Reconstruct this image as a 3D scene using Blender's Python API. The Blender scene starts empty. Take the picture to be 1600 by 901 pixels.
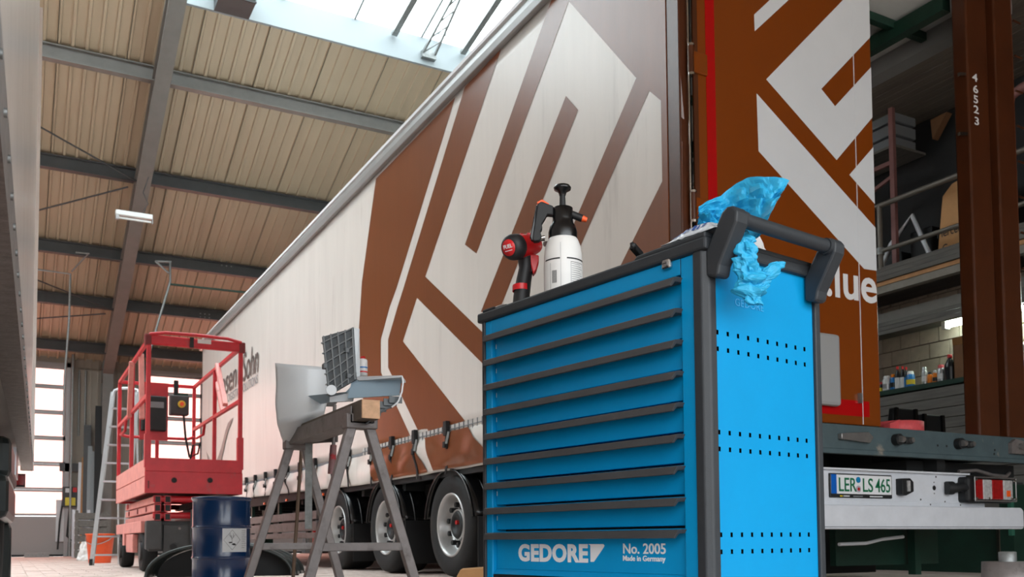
import bpy, bmesh, math, random
from math import sin, cos, radians, pi, sqrt
from mathutils import Vector, Matrix, noise
random.seed(7)
SC = bpy.context.scene
COL = SC.collection

# ------------------------------------------------------------------ camera
FPX, CYP, YAW, PITCH, ROLL, CAMH = 1443.0, 768.0, 28.5, 3.0, 0.4, 0.31
_y, _p, _r = radians(YAW), radians(PITCH), radians(ROLL)
F0 = Vector((sin(_y), cos(_y), 0)); R0 = Vector((cos(_y), -sin(_y), 0)); Z = Vector((0, 0, 1))
CF = F0*cos(_p) + Z*sin(_p); U1 = Z*cos(_p) - F0*sin(_p)
CR = R0*cos(_r) - U1*sin(_r); CU = U1*cos(_r) + R0*sin(_r)
EYE = Vector((0, 0, CAMH))
cd = bpy.data.cameras.new('camera'); cam = bpy.data.objects.new('camera', cd); COL.objects.link(cam)
cd.sensor_width = 36; cd.lens = FPX*36/1600
cd.shift_y = (CYP-450.5)/1600; cd.clip_start = .02; cd.clip_end = 300
m = Matrix.Identity(4)
for i in range(3):
    m[i][0] = CR[i]; m[i][1] = CU[i]; m[i][2] = -CF[i]; m[i][3] = EYE[i]
cam.matrix_world = m
cd.dof.use_dof = True; cd.dof.focus_distance = 2.3; cd.dof.aperture_fstop = 11.0
SC.camera = cam
def ray(px, py): return CF + CR*((px-800)/FPX) + CU*((CYP-py)/FPX)
def ax(px, py, a, c):                     # point of a sight line on the plane coordinate a = c
    d = ray(px, py); return EYE + d*((c-EYE[a])/d[a])
def P(px, py, dep):                       # point at a horizontal distance dep ahead
    d = ray(px, py); return EYE + d*(dep/d.dot(F0))

# ------------------------------------------------------------------ light
w = bpy.data.worlds.new('overcast'); SC.world = w; w.use_nodes = True
bg = w.node_tree.nodes['Background']; bg.inputs[0].default_value = (.92, .965, 1, 1); bg.inputs[1].default_value = 1.0
# overcast sky: zenith brighter than the horizon
_n = w.node_tree.nodes; _l = w.node_tree.links
_tc = _n.new('ShaderNodeTexCoord'); _sx = _n.new('ShaderNodeSeparateXYZ'); _mr = _n.new('ShaderNodeMapRange')
_l.new(_tc.outputs['Generated'], _sx.inputs[0]); _l.new(_sx.outputs[2], _mr.inputs[0])
_mr.inputs[3].default_value = 1.0; _mr.inputs[4].default_value = 5.0; _l.new(_mr.outputs[0], bg.inputs[1])
SC.view_settings.view_transform = 'Standard'; SC.view_settings.look = 'None'
SC.view_settings.gamma = 1; SC.view_settings.use_curve_mapping = False
SC.view_settings.exposure = 1.35
SC.cycles.max_bounces = 10; SC.cycles.diffuse_bounces = 5; SC.cycles.transparent_max_bounces = 12
SC.cycles.caustics_reflective = False; SC.cycles.caustics_refractive = False; SC.cycles.sample_clamp_indirect = 6
def portal(name, c, n, sx, sy):
    l = bpy.data.lights.new(name, 'AREA'); l.shape = 'RECTANGLE'; l.size = sx; l.size_y = sy; l.cycles.is_portal = True
    o = bpy.data.objects.new(name, l); COL.objects.link(o); o.location = c
    o.rotation_euler = Vector(n).to_track_quat('-Z', 'Y').to_euler()
portal('daylight_gate', (-1.25, -3.05, 2.0), (0, 1, 0), 13.5, 4.0)
portal('daylight_skylight', (0, 12, 9.2), (0, 0, -1), 19, 4.8)
portal('daylight_door', (-.9, 24.75, 2.6), (0, -1, 0), 4.2, 4.6)
portal('daylight_door.001', (4.9, 24.75, 2.6), (0, -1, 0), 4.2, 4.6)

# ------------------------------------------------------------------ materials
def lin(c):
    o = []
    for v in c:
        v /= 255.; o.append(v/12.92 if v <= .04045 else ((v+.055)/1.055)**2.4)
    return (*o, 1)
def M(name, rgb, rough=.5, metal=0, var=0., vs=6, bump=0., bs=60, dirt=None, coat=0, stretch=None, spec=.5):
    mt = bpy.data.materials.new(name); mt.use_nodes = True; nt = mt.node_tree; N = nt.nodes; L = nt.links
    b = N['Principled BSDF']; b.inputs['Base Color'].default_value = lin(rgb); b.inputs['Roughness'].default_value = rough
    b.inputs['Metallic'].default_value = metal; b.inputs['Coat Weight'].default_value = coat; b.inputs['Coat Roughness'].default_value = .12
    b.inputs['Specular IOR Level'].default_value = spec
    if var or bump or dirt:
        tc = N.new('ShaderNodeTexCoord'); mp = N.new('ShaderNodeMapping'); L.new(tc.outputs['Object'], mp.inputs[0])
        if stretch: mp.inputs['Scale'].default_value = stretch
        last = None
        def nz(s, d=5):
            n = N.new('ShaderNodeTexNoise'); n.inputs['Scale'].default_value = s; n.inputs['Detail'].default_value = d
            n.inputs['Roughness'].default_value = .65; L.new(mp.outputs[0], n.inputs[0]); return n
        if var:
            n = nz(vs); r = N.new('ShaderNodeMapRange'); r.inputs[1].default_value = .3; r.inputs[2].default_value = .7
            r.inputs[3].default_value = 1-var; r.inputs[4].default_value = 1+var; L.new(n.outputs[0], r.inputs[0])
            mx = N.new('ShaderNodeMix'); mx.data_type = 'RGBA'; mx.blend_type = 'MULTIPLY'; mx.inputs[0].default_value = 1
            mx.inputs[6].default_value = lin(rgb); L.new(r.outputs[0], mx.inputs[7]); last = mx.outputs[2]
        if dirt:
            drgb, lo, hi, ds = dirt
            n = nz(ds, 8); r = N.new('ShaderNodeMapRange'); r.inputs[1].default_value = lo; r.inputs[2].default_value = hi; L.new(n.outputs[0], r.inputs[0])
            mx = N.new('ShaderNodeMix'); mx.data_type = 'RGBA'; mx.inputs[6].default_value = lin(rgb); mx.inputs[7].default_value = lin(drgb)
            if last: L.new(last, mx.inputs[6])
            L.new(r.outputs[0], mx.inputs[0]); last = mx.outputs[2]
        if last: L.new(last, b.inputs['Base Color'])
        if bump:
            n = nz(bs); bp = N.new('ShaderNodeBump'); bp.inputs['Strength'].default_value = bump; bp.inputs['Distance'].default_value = .01
            L.new(n.outputs[0], bp.inputs['Height']); L.new(bp.outputs[0], b.inputs['Normal'])
    return mt
def Mthin(name, rgb, trans=.8, transl=.2):
    mt = bpy.data.materials.new(name); mt.use_nodes = True; nt = mt.node_tree; N = nt.nodes; L = nt.links; N.clear()
    o = N.new('ShaderNodeOutputMaterial'); a = N.new('ShaderNodeBsdfTransparent'); t = N.new('ShaderNodeBsdfTranslucent'); x = N.new('ShaderNodeMixShader')
    a.inputs[0].default_value = lin(rgb); t.inputs[0].default_value = lin(rgb); x.inputs[0].default_value = 1-trans
    g = N.new('ShaderNodeBsdfGlossy'); g.inputs['Roughness'].default_value = .08; x2 = N.new('ShaderNodeMixShader'); x2.inputs[0].default_value = .04
    L.new(a.outputs[0], x.inputs[1]); L.new(t.outputs[0], x.inputs[2]); L.new(x.outputs[0], x2.inputs[1]); L.new(g.outputs[0], x2.inputs[2]); L.new(x2.outputs[0], o.inputs[0])
    return mt
def Mglow(name, rgb, s):
    mt = M(name, rgb); b = mt.node_tree.nodes['Principled BSDF']; b.inputs['Emission Color'].default_value = lin(rgb); b.inputs['Emission Strength'].default_value = s; return mt

K = dict(
 cartblue=M('cart_blue', (0,138,194), .42, 0, .05, 3, .02, 300, spec=.25),
 cartblack=M('cart_black_plastic', (38,42,46), .55, 0, .12, 20, .08, 300),
 handle=M('handle_rubber', (62,62,63), .48, 0, .10, 14, .06, 200),
 black=M('black', (14,15,16), .6), rubber=M('tyre_rubber', (15,16,17), .75, 0, .2, 12, .2, 60, dirt=((52,50,47), .6, .95, 9)),
 blackgloss=M('black_gloss_plastic', (12,13,15), .26), blackmat=M('black_matt_plastic', (18,20,22), .6, 0, .15, 20),
 white=M('white_print', (222,224,226), .5), chrome=M('chrome', (215,213,210), .18, 1),
 steel=M('worn_steel', (150,148,146), .42, .85, .15, 12, .1, 80), steeldull=M('dull_steel', (128,122,120), .55, .5, .14, 14, .1, 90, dirt=((80,72,68), .55, .8, 12)),
 zinc=M('galvanised_steel', (140,143,142), .5, .6, .22, 30, .1, 100),
 alu=M('aluminium', (190,194,198), .35, .8, .05, 6), alulight=M('light_aluminium', (214,218,224), .42, .1, .06, 8),
 curtain=M('curtain_offwhite', (216,211,205), .33, 0, .05, 1.2, .03, 8, dirt=((150,143,136), .58, 1.0, 1.6), stretch=(1, 3.2, .35)),
 cprint=M('curtain_brown_print', (118,66,36), .30, 0, .07, 2, .03, 8, stretch=(1, 3, .5)),
 doorbrown=M('door_brown_paint', (122,57,6), .28, 0, .04, 2, 0, 60, coat=.2), doorwhite=M('door_white_print', (214,219,224), .35, 0, .03, 2),
 postbrown=M('post_brown_paint', (74,37,17), .32, 0, .2, 4, .05, 40, dirt=((120,70,40), .68, .9, 10)),
 redtape=M('red_reflective_tape', (168,0,6), .3), sill=M('sill_grey_green', (74,90,94), .5, .1, .15, 8, .08, 40, dirt=((176,160,142), .62, .78, 7)),
 greyrail=M('grey_roof_rail', (150,150,149), .38, .2, .05, 5), roofwhite=M('roof_tarp', (228,230,228), .55, 0, .06, 2),
 chassis=M('dark_chassis', (20,22,23), .65, 0, .2, 6), green=M('dark_green_paint', (18,52,40), .5, 0, .25, 6),
 rim=M('wheel_rim_silver', (188,188,187), .38, .45, .06, 10, dirt=((120,110,100), .58, .9, 8)),
 strap=M('black_strap', (22,22,24), .7), webbing=M('chequered_webbing', (190,186,182), .6),
 roofp=M('roof_sheet_beige', (176,160,137), .42, 0, .06, 1.5, 0, 60, stretch=(1, .2, .2), spec=.4),
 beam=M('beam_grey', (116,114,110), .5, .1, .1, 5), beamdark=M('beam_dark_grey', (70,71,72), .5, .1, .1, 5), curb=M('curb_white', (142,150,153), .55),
 wallp=M('wall_sheet_grey', (150,143,132), .6, 0, .06, 1), concrete=M('concrete_floor', (146,132,124), .6, 0, .12, 2, .1, 30),
 paver=M('paver_pinkish', (198,180,171), .62, 0, .10, 5, .15, 40), yard=M('yard_ground', (176,168,160), .8, 0, .1, 1),
 brick=M('sand_lime_brick', (178,164,146), .8, 0, .13, 5, .25, 40, dirt=((110,96,84), .62, .9, 7)), mortar=M('mortar', (120,108,96), .9, 0, .1, 10),
 glass=Mthin('skylight_glass', (240,248,248), .85), pane=Mthin('door_pane', (255,212,203), .85), rail=M('door_aluminium', (158,156,156), .4, .3),
 sandwich=M('door_panel_grey', (150,146,144), .5),
 lift=M('lift_red_paint', (186,34,44), .42, 0, .14, 6, .08, 40, dirt=((120,80,80), .6, .82, 9)), liftpink=M('lift_faded_red', (212,138,130), .5, 0, .14, 7, .08, 40, dirt=((92,52,48), .6, .8, 10)),
 liftgrey=M('lift_chassis_grey', (62,63,64), .55, .1, .16, 8, .08, 40), liftdark=M('lift_dark_red', (110,28,30), .5, 0, .2, 8),
 drum=M('drum_blue_enamel', (8,44,86), .25, 0, .05, 4, .02, 30, coat=.4), label=M('paper_label', (205,208,210), .5, 0, .05, 30), ink=M('black_ink', (25,26,28), .6), inkgrey=M('grey_ink', (120,124,128), .6), inkdark=M('dark_grey_ink', (84,80,78), .5),
 bump=M('bumper_grey_primer', (230,236,240), .3, 0, .03, 4, coat=.2), bumpin=M('bumper_inside_grey', (98,103,106), .5, 0, .06, 10), bumpblue=M('bumper_shell_blue_grey', (166,190,206), .4), ribgrey=M('rib_grey', (132,137,139), .45),
 timber=M('old_timber', (104,94,84), .75, 0, .2, 6, .3, 40, stretch=(1, .12, 1)), timberend=M('timber_end_grain', (214,172,136), .7, 0, .14, 40, .2, 80),
 wood=M('pine_wood', (190,140,92), .65, 0, .15, 8, .1, 40), board=M('weathered_board', (108,105,100), .75, 0, .25, 4, .35, 30, stretch=(6, .5, 8)),
 card=M('cardboard', (196,148,98), .75, 0, .06, 8), carddark=M('dark_cardboard', (120,84,56), .8, 0, .1, 8),
 pinkwood=M('red_oxide_paint', (134,92,88), .6, 0, .15, 10), pipe=M('railing_pipe', (118,112,104), .5, .3, .1, 10),
 red=M('tool_red', (206,28,34), .35, 0, .05, 10), toolblack=M('tool_black', (30,30,32), .55, 0, .1, 30), orange=M('orange_plastic', (238,92,40), .45, 0, .08, 8),
 bottle=M('bottle_white', (226,225,222), .4, 0, .03, 12), tissue=M('white_tissue', (226,224,222), .8), bluepaper=M('blue_paper', (34,158,202), .6, 0, .08, 30, .1, 200),
 bag=M('clear_bag', (200,206,212), .18, 0, .08, 40, .3, 60), inkblue=M('blue_ink', (32,70,140), .5),
 lampred=M('lamp_red_lens', (150,8,12), .12, 0, .25, 60, coat=.6), lampclear=M('lamp_clear_lens', (206,206,206), .12, .4, .3, 60, coat=.6), lampor=M('orange_lens', (230,90,30), .2),
 plategreen=M('plate_green', (0,104,66), .5), plateblue=M('plate_blue', (0,90,180), .4), sticker=M('round_sticker_blue', (0,120,170), .4), sealgrey=M('seal_grey', (166,160,170), .5),
 tube=Mglow('tube_light', (235,255,245), 14.0), fixture=M('lamp_housing', (205,205,203), .4), vanwhite=M('van_panel', (238,231,226), .24, 0, .05, 3, .04, 6, dirt=((236,236,234), .66, .74, 60)), vanrail=M('van_rail', (120,112,108), .5, .3, .3, 30, .2, 60),
 canwhite=M('can_white', (224,224,224), .35), canblue=M('can_blue', (24,112,178), .35), canor=M('can_orange', (232,128,20), .35), canblack=M('can_black', (22,24,26), .35), canyellow=M('can_yellow', (232,206,50), .4), canred=M('can_red', (196,32,32), .4), cangrey=M('can_silver', (180,182,184), .3, .5),
 pinkstrap=M('red_lashing_strap', (214,84,88), .6, 0, .1, 40, .1, 100), yellow=M('yellow_plastic', (214,196,60), .45), fender=M('fender_black', (44,52,52), .3, 0, .1, 6), cable=M('cable_black', (18,18,18), .5),
)

# ------------------------------------------------------------------ mesh helpers
class MB:
    def __init__(s): s.v = []; s.f = []; s.sm = []
    def add(s, vs, fs, smooth=False):
        b = len(s.v); s.v += [Vector(v) for v in vs]
        for f in fs: s.f.append([b+i for i in f]); s.sm.append(smooth)
        return s
    def box(s, a, b, mat=None):
        a = Vector(a); b = Vector(b); lo = [min(a[i], b[i]) for i in range(3)]; hi = [max(a[i], b[i]) for i in range(3)]
        vs = [Vector((x, y, z)) for x in (lo[0], hi[0]) for y in (lo[1], hi[1]) for z in (lo[2], hi[2])]
        if mat: vs = [mat @ v for v in vs]
        return s.add(vs, [(0,1,3,2),(4,6,7,5),(0,4,5,1),(2,3,7,6),(0,2,6,4),(1,5,7,3)])
    def bar(s, p, q, wd, ht, up=Z):
        p = Vector(p); q = Vector(q); d = (q-p).normalized(); a = d.cross(Vector(up))
        if a.length < 1e-4: a = d.cross(Vector((1, 0, 0)))
        a.normalize(); b = a.cross(d).normalized(); a = a*wd/2; b = b*ht/2
        vs = [p-a-b, p+a-b, p+a+b, p-a+b, q-a-b, q+a-b, q+a+b, q-a+b]
        return s.add(vs, [(0,3,2,1),(4,5,6,7),(0,1,5,4),(1,2,6,5),(2,3,7,6),(3,0,4,7)])
    def cyl(s, p, q, r, n=16, r2=None, cap=True):
        p = Vector(p); q = Vector(q); d = (q-p).normalized(); r2 = r if r2 is None else r2
        a = d.orthogonal().normalized(); b = d.cross(a)
        vs = []
        for c, rr in ((p, r), (q, r2)):
            vs += [c+(a*cos(2*pi*i/n)+b*sin(2*pi*i/n))*rr for i in range(n)]
        s.add(vs, [(i, (i+1) % n, n+(i+1) % n, n+i) for i in range(n)], True)
        if cap:
            s.add(vs[:n], [tuple(range(n-1, -1, -1))]); s.add(vs[n:], [tuple(range(n))])
        return s
    def tube(s, pts, r, n=8):
        pts = [Vector(p) for p in pts]; rings = []; prev = None
        for i, p in enumerate(pts):
            d = (pts[min(i+1, len(pts)-1)]-pts[max(i-1, 0)]).normalized()
            a = d.orthogonal().normalized() if prev is None else (prev-d*prev.dot(d)).normalized()
            prev = a; b = d.cross(a); rings.append([p+(a*cos(2*pi*k/n)+b*sin(2*pi*k/n))*r for k in range(n)])
        vs = [v for rg in rings for v in rg]; fs = []
        for i in range(len(pts)-1):
            for k in range(n): fs.append((i*n+k, i*n+(k+1) % n, (i+1)*n+(k+1) % n, (i+1)*n+k))
        s.add(vs, fs, True); s.add(rings[0], [tuple(range(n-1, -1, -1))]); s.add(rings[-1], [tuple(range(n))])
        return s
    def lathe(s, prof, c, axis=(0, 0, 1), n=32, a0=0, a1=2*pi, smooth=True):   # prof: (radius, along)
        c = Vector(c); d = Vector(axis).normalized(); a = d.orthogonal().normalized() if abs(d.z) < .99 else Vector((1, 0, 0)); b = d.cross(a)
        full = abs(a1-a0-2*pi) < 1e-6; k = n if full else n+1
        vs = [c+d*h+(a*cos(a0+(a1-a0)*i/n)+b*sin(a0+(a1-a0)*i/n))*r for r, h in prof for i in range(k)]; fs = []
        for j in range(len(prof)-1):
            for i in range(n):
                i2 = (i+1) % k; fs.append((j*k+i, j*k+i2, (j+1)*k+i2, (j+1)*k+i))
        return s.add(vs, fs, smooth)
    def prism(s, poly, off):                 # poly: 3d points, off: extrusion vector
        poly = [Vector(p) for p in poly]; off = Vector(off); n = len(poly)
        vs = poly+[p+off for p in poly]
        fs = [tuple(range(n-1, -1, -1)), tuple(range(n, 2*n))]+[(i, (i+1) % n, n+(i+1) % n, n+i) for i in range(n)]
        return s.add(vs, fs)
    def grid(s, fn, nu, nv, smooth=True):
        vs = [fn(i/nu, j/nv) for j in range(nv+1) for i in range(nu+1)]; k = nu+1
        return s.add(vs, [(j*k+i, j*k+i+1, (j+1)*k+i+1, (j+1)*k+i) for j in range(nv) for i in range(nu)], smooth)
    def mesh(s, name, mats, inv=None):
        me = bpy.data.meshes.new(name); vs = s.v if inv is None else [inv @ v for v in s.v]
        me.from_pydata([tuple(v) for v in vs], [], s.f); me.polygons.foreach_set('use_smooth', s.sm)
        bm = bmesh.new(); bm.from_mesh(me); bmesh.ops.recalc_face_normals(bm, faces=bm.faces); bm.to_mesh(me); bm.free()
        me.materials.append(mats); me.update(); return me
    def build(s, name, mat, parent=None, local=False, bevel=0, solid=0, **tags):
        inv = None
        if parent is not None and not local: inv = WM[parent.name].inverted()
        o = bpy.data.objects.new(name, s.mesh(name, mat, inv)); COL.objects.link(o)
        if parent is not None: o.parent = parent; WM[o.name] = WM[parent.name]
        else: WM[o.name] = Matrix.Identity(4)
        if solid:
            d = o.modifiers.new('thick', 'SOLIDIFY'); d.thickness = solid; d.offset = 0
        if bevel:
            d = o.modifiers.new('bevel', 'BEVEL'); d.width = bevel; d.segments = 2; d.limit_method = 'ANGLE'; d.angle_limit = radians(40)
        tag(o, **tags); return o
WM = {}
def tag(o, label=None, cat=None, group=None, kind=None):
    if label: o['label'] = label
    if cat: o['category'] = cat
    if group: o['group'] = group
    if kind: o['kind'] = kind
def thing(name, label, cat, loc=(0, 0, 0), rz=0, group=None):
    o = bpy.data.objects.new(name, None); COL.objects.link(o); o.location = loc; o.rotation_euler = (0, 0, rz); o.empty_display_size = .05
    WM[o.name] = Matrix.Translation(Vector(loc)) @ Matrix.Rotation(rz, 4, 'Z'); tag(o, label, cat, group); return o
def share(name, me, parent, loc=(0, 0, 0), rot=None, scale=None):          # another piece with shared mesh data, in the parent's frame
    o = bpy.data.objects.new(name, me); COL.objects.link(o); o.parent = parent; o.location = loc; WM[o.name] = WM[parent.name]
    if rot: o.rotation_euler = rot
    if scale: o.scale = scale
    return o
def dup(root, loc, label=None, rz=None):
    r = root.copy(); COL.objects.link(r); r.location = loc
    if label: r['label'] = label
    if rz is not None: r.rotation_euler = (0, 0, rz)
    for ch in list(root.children):
        c = ch.copy(); COL.objects.link(c); c.parent = r
        for g in list(ch.children):
            e = g.copy(); COL.objects.link(e); e.parent = c
    return r
def text(s, size, o, ex, ey, mat, name, parent, local=False, bold=0, shear=0, wide=1, spacing=1, align='LEFT', depth=.0008, fit=None):
    cu = bpy.data.curves.new('t', 'FONT'); cu.body = s; cu.size = size; cu.offset = bold; cu.shear = shear; cu.space_character = spacing; cu.align_x = align; cu.extrude = depth; cu.resolution_u = 4
    t = bpy.data.objects.new('t', cu); COL.objects.link(t); dg = bpy.context.evaluated_depsgraph_get()
    me = bpy.data.meshes.new_from_object(t.evaluated_get(dg)); bpy.data.objects.remove(t); bpy.data.curves.remove(cu)
    if fit: xs_ = [v.co.x for v in me.vertices]; wide = fit/(max(xs_)-min(xs_))
    ex = Vector(ex).normalized(); ey = Vector(ey).normalized(); n = ex.cross(ey)
    mm = Matrix.Identity(4)
    for i in range(3): mm[i][0] = ex[i]*wide; mm[i][1] = ey[i]; mm[i][2] = n[i]; mm[i][3] = Vector(o)[i]
    if not local: mm = WM[parent.name].inverted() @ mm
    me.transform(mm); me.materials.clear(); me.materials.append(mat); me.name = name
    ob = bpy.data.objects.new(name, me); COL.objects.link(ob); ob.parent = parent; WM[ob.name] = WM[parent.name]; return ob

# ------------------------------------------------------------------ hall shell
HX0, HX1, YF, YN = -9.8, 9.8, 24.6, -3.0
SL = .37
def zr(y): return 4.9+SL*(24.2-y) if y > 12 else 4.9+SL*(24.2-(24-y))     # underside of the roof sheets
fl = MB().box((HX0, YN-.4, -.25), (HX1, YF, -.02)).build('floor', K['concrete'], kind='structure', label='pinkish paved hall floor', cat='floor')
MB().box((-60, -60, -.5), (60, 90, -.26)).build('ground', K['yard'], label='pale yard ground outside the hall', cat='ground', kind='structure')
# pavers: every stone in the strip the camera can see, the rest as one piece
pv = MB().box((-.146, -.096, -.03), (.146, .096, 0)); pv_me = pv.mesh('paver', K['paver'])
cnt = 0; rest = MB()
for j in range(0, 118):
    for i in range(-34, 40):
        x = i*.3+(.15 if j % 2 else 0); y = 1.0+j*.2
        if abs(x) > 9.6: continue
        vis = (y > 9.0 and -.35 < x-(y-9)*.02 < .95 and y < 24.4)
        if vis and cnt < 300:
            cnt += 1; share('paver', pv_me, fl, (x, y, random.uniform(-.002, .002)))
        else:
            rest.box((x-.146, y-.096, -.025), (x+.146, y+.096, random.uniform(-.002, .001)))
o = rest.build('paving_stones', K['paver'], fl, kind='stuff')
# walls
wb = MB()
D1 = (-3.0, 1.12); D2 = (2.98, 6.9); DT = 4.55
for x0, x1 in ((HX0, D1[0]), (D1[1], D2[0]), (D2[1], HX1)): wb.box((x0, YF, -.25), (x1, YF+.15, DT+.02))
wb.box((HX0, YF, DT), (HX1, YF+.15, 5.4))
wb = wb.build('wall_back', K['wallp'], kind='structure', label='grey sheet metal wall between the sectional doors', cat='wall')
for k in range(12):
    x = D1[1]+.1+k*.15
    if x < D2[0]-.05: MB().box((x-.012, YF-.02, 0), (x+.012, YF, DT+.7)).build('wall_rib', K['wallp'], wb)
wl = MB().box((HX0-.2, YN, -.25), (HX0, YF, 6)); 
wl.build('wall_left', K['wallp'], kind='structure', label='left hall wall of grey sheet', cat='wall')
wr = MB().box((HX1, YN, -.25), (HX1+.2, YF, 9.5)).build('wall_right', K['mortar'], kind='structure', label='pale sand-lime brick wall behind the storage shelves', cat='wall')
bw, bh = .272, .19
bme = MB().box((-.03, -bw/2+.007, -bh/2+.007), (0, bw/2-.007, bh/2-.007)).mesh('brick', K['brick'])
for j in range(8, 20):
    for i in range(18, 40):
        y = i*bw+(bw/2 if j % 2 else 0); z = (j+.5)*bh
        share('brick', bme, wr, (HX1+random.uniform(-.004, .004), y, z))
# gable over the open gate behind the camera
MB().box((HX0, YN-.15, 4.0), (HX1, YN, 5.2)).box((HX0, YN-.15, 0), (-8, YN, 4.0)).box((5.5, YN-.15, 0), (HX1, YN, 4.0)).build('wall_front', K['wallp'], kind='structure', label='grey wall around the open hall gate behind the viewer', cat='wall')
# ceiling sheets
CY = 14.36
ce = MB().prism([(HX0, CY+.061, zr(CY+.061)+.08), (HX0, YF+.2, zr(YF+.2)+.08), (HX0, YF+.2, zr(YF+.2)+.16), (HX0, CY+.061, zr(CY+.061)+.16)], (HX1-HX0, 0, 0)).build('ceiling', K['beam'], kind='structure', label='beige ribbed roof sheets of the hall', cat='ceiling')
def sheet(y0, y1):
    b = MB(); n = 5; wv = 1.0/n; prof = []
    for k in range(n):
        x = k*wv; prof += [(x+.004, 0), (x+.035, 0), (x+.05, .042), (x+wv-.016, .042), (x+wv-.004, 0)]
    prof[0] = (.006, 0); prof[-1] = (.994, 0)
    vs = [Vector((x, y, zr(y)+d)) for y in (y0, y1) for x, d in prof]; k = len(prof)
    b.add(vs, [(i, i+1, k+i+1, k+i) for i in range(k-1)])
    return b.mesh('roof_panel', K['roofp'])
s1 = sheet(CY, YF+.2); s2 = sheet(24-CY, YN-.2)
for i in range(19):
    share('roof_panel', s1, ce, (HX0+.3+i, 0, 0))
    share('roof_panel', s2, ce, (HX0+.3+i, 0, 0))
cc = MB().prism([(HX0, 24-CY-.061, zr(CY+.061)+.08), (HX0, YN-.2, zr(YN-.2)+.08), (HX0, YN-.2, zr(YN-.2)+.16), (HX0, 24-CY-.061, zr(CY+.061)+.16)], (HX1-HX0, 0, 0)).build('roof_backing', K['beam'], ce)
# skylight
CT = zr(CY)+.46
MB().box((HX0, CY, zr(CY)-.02), (HX1, CY+.06, CT)).build('trim_2', K['curb'], kind='structure', label='white skylight upstand board along the ridge', cat='trim')
MB().box((HX0, 24-CY-.06, zr(CY)-.02), (HX1, 24-CY, CT)).build('trim_3', K['curb'], kind='structure', label='white skylight upstand board on the near side', cat='trim')
sk = MB().box((HX0, 11.97, CT+.5), (HX1, 12.03, CT+.58)).build('window_1', K['alu'], kind='structure', label='bright ridge skylight with glazing bars', cat='skylight')
for sgn, ye in ((1, CY), (-1, 24-CY)):
    gme = MB().add([(0, ye, CT), (1.17, ye, CT), (1.17, 12, CT+.52), (0, 12, CT+.52)], [(0, 1, 2, 3)]).mesh('pane', K['glass'])
    for i in range(16):
        share('pane', gme, sk, (HX0+.3+i*1.2, 0, 0))
        MB().bar((HX0+.285+i*1.2, ye, CT+.02), (HX0+.285+i*1.2, 12, CT+.54), .03, .06).build('glazing_bar', K['zinc'], sk)
def gear(px, label):          # smoke vent opener hanging on the upstand
    a = ax(px, 45, 1, CY-.02); g = thing('vent_opener', label, 'vent opener', (a.x, CY, CT-.35))
    b = MB(); x = a.x
    b.bar((x-.1, CY-.05, CT-.3), (x-.02, CY-1.9, CT+.35), .03, .05); b.build('arm', K['zinc'], g)
    MB().bar((x+.12, CY-.05, CT-.3), (x+.04, CY-1.9, CT+.35), .03, .05).build('arm', K['zinc'], g)
    b = MB()
    for k in range(6):
        t = k/6; b.bar((x-.1+.08*t, CY-.05-1.85*t, CT-.3+.65*t), (x+.12-.08*(t+.16), CY-.05-1.85*(t+.16), CT-.3+.65*(t+.16)), .018, .018)
    b.build('lattice', K['zinc'], g)
    MB().box((x-.12, CY-.08, CT-.38), (x+.14, CY, CT-.26)).build('bracket', K['zinc'], g)
gear(668, 'lattice vent opener with two bars, on the white skylight upstand')
for px in (615, 722):
    a = ax(px, 20 if px < 700 else 45, 1, CY-.02)
    MB().bar((a.x, CY-.04, CT-.12), (a.x+.1, CY-2.2, CT+.44), .1, .05).build('skylight_mullion', K['zinc'], sk)
a = ax(700, 58, 1, CY-.06)
b = MB(); b.cyl((a.x-.25, CY-.1, a.z), (a.x+.16, CY-.1, a.z+.02), .03, 10); b.build('skylight_motor', K['steel'], label='short silver motor cylinder on the skylight upstand', cat='motor')
a = ax(366, 4, 1, CY-.3)
g = thing('roof_box', 'dark ribbed box at the top edge beside the skylight', 'box', (a.x, CY-.3, a.z))
MB().box((a.x-.25, CY-.5, a.z-.05), (a.x+.28, CY-.02, a.z+.4)).build('housing', K['beamdark'], g)
for k in range(4): MB().box((a.x-.26, CY-.52, a.z-.05+k*.06), (a.x+.29, CY-.5, a.z-.02+k*.06)).build('fin', K['black'], g)
# rafters and purlins
def rafter(x, label):
    g = thing('roof_rafter', label, 'roof beam', (x, 24.3, 0), group='steel roof rafters')
    def rz(y): return 4.33+SL*(24.2-y)
    e = Vector((0, 24.3-12, rz(24.3)-rz(12.0)))
    for nm, lo, hi, wd in (('bottom_flange', 0, .03, .24), ('web', .03, .32, .03), ('top_flange', .32, .35, .24)):
        MB().prism([(x-wd/2, 12, rz(12)+lo), (x-wd/2, 24.5, rz(24.5)+lo), (x-wd/2, 24.5, rz(24.5)+hi), (x-wd/2, 12, rz(12)+hi)], (wd, 0, 0)).build(nm, K['beam'], g)
        MB().prism([(x-wd/2, 12, rz(12)+lo), (x-wd/2, -2.9, rz(26.9)+lo), (x-wd/2, -2.9, rz(26.9)+hi), (x-wd/2, 12, rz(12)+hi)], (wd, 0, 0)).build(nm, K['beam'], g)
    c = MB(); c.box((x-.12, 24.05, 0), (x+.12, 24.08, 4.7)); c.box((x-.12, 24.5, 0), (x+.12, 24.53, 4.7)); c.box((x-.015, 24.08, 0), (x+.015, 24.5, 4.7)); c.build('column', K['beam'], g)
rafter(2.0, 'grey steel rafter and column between the two lit doors')
rafter(-3.6, 'grey steel rafter left of the parked white trailer')
rafter(7.6, 'grey steel rafter hidden behind the brown trailer')
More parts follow.
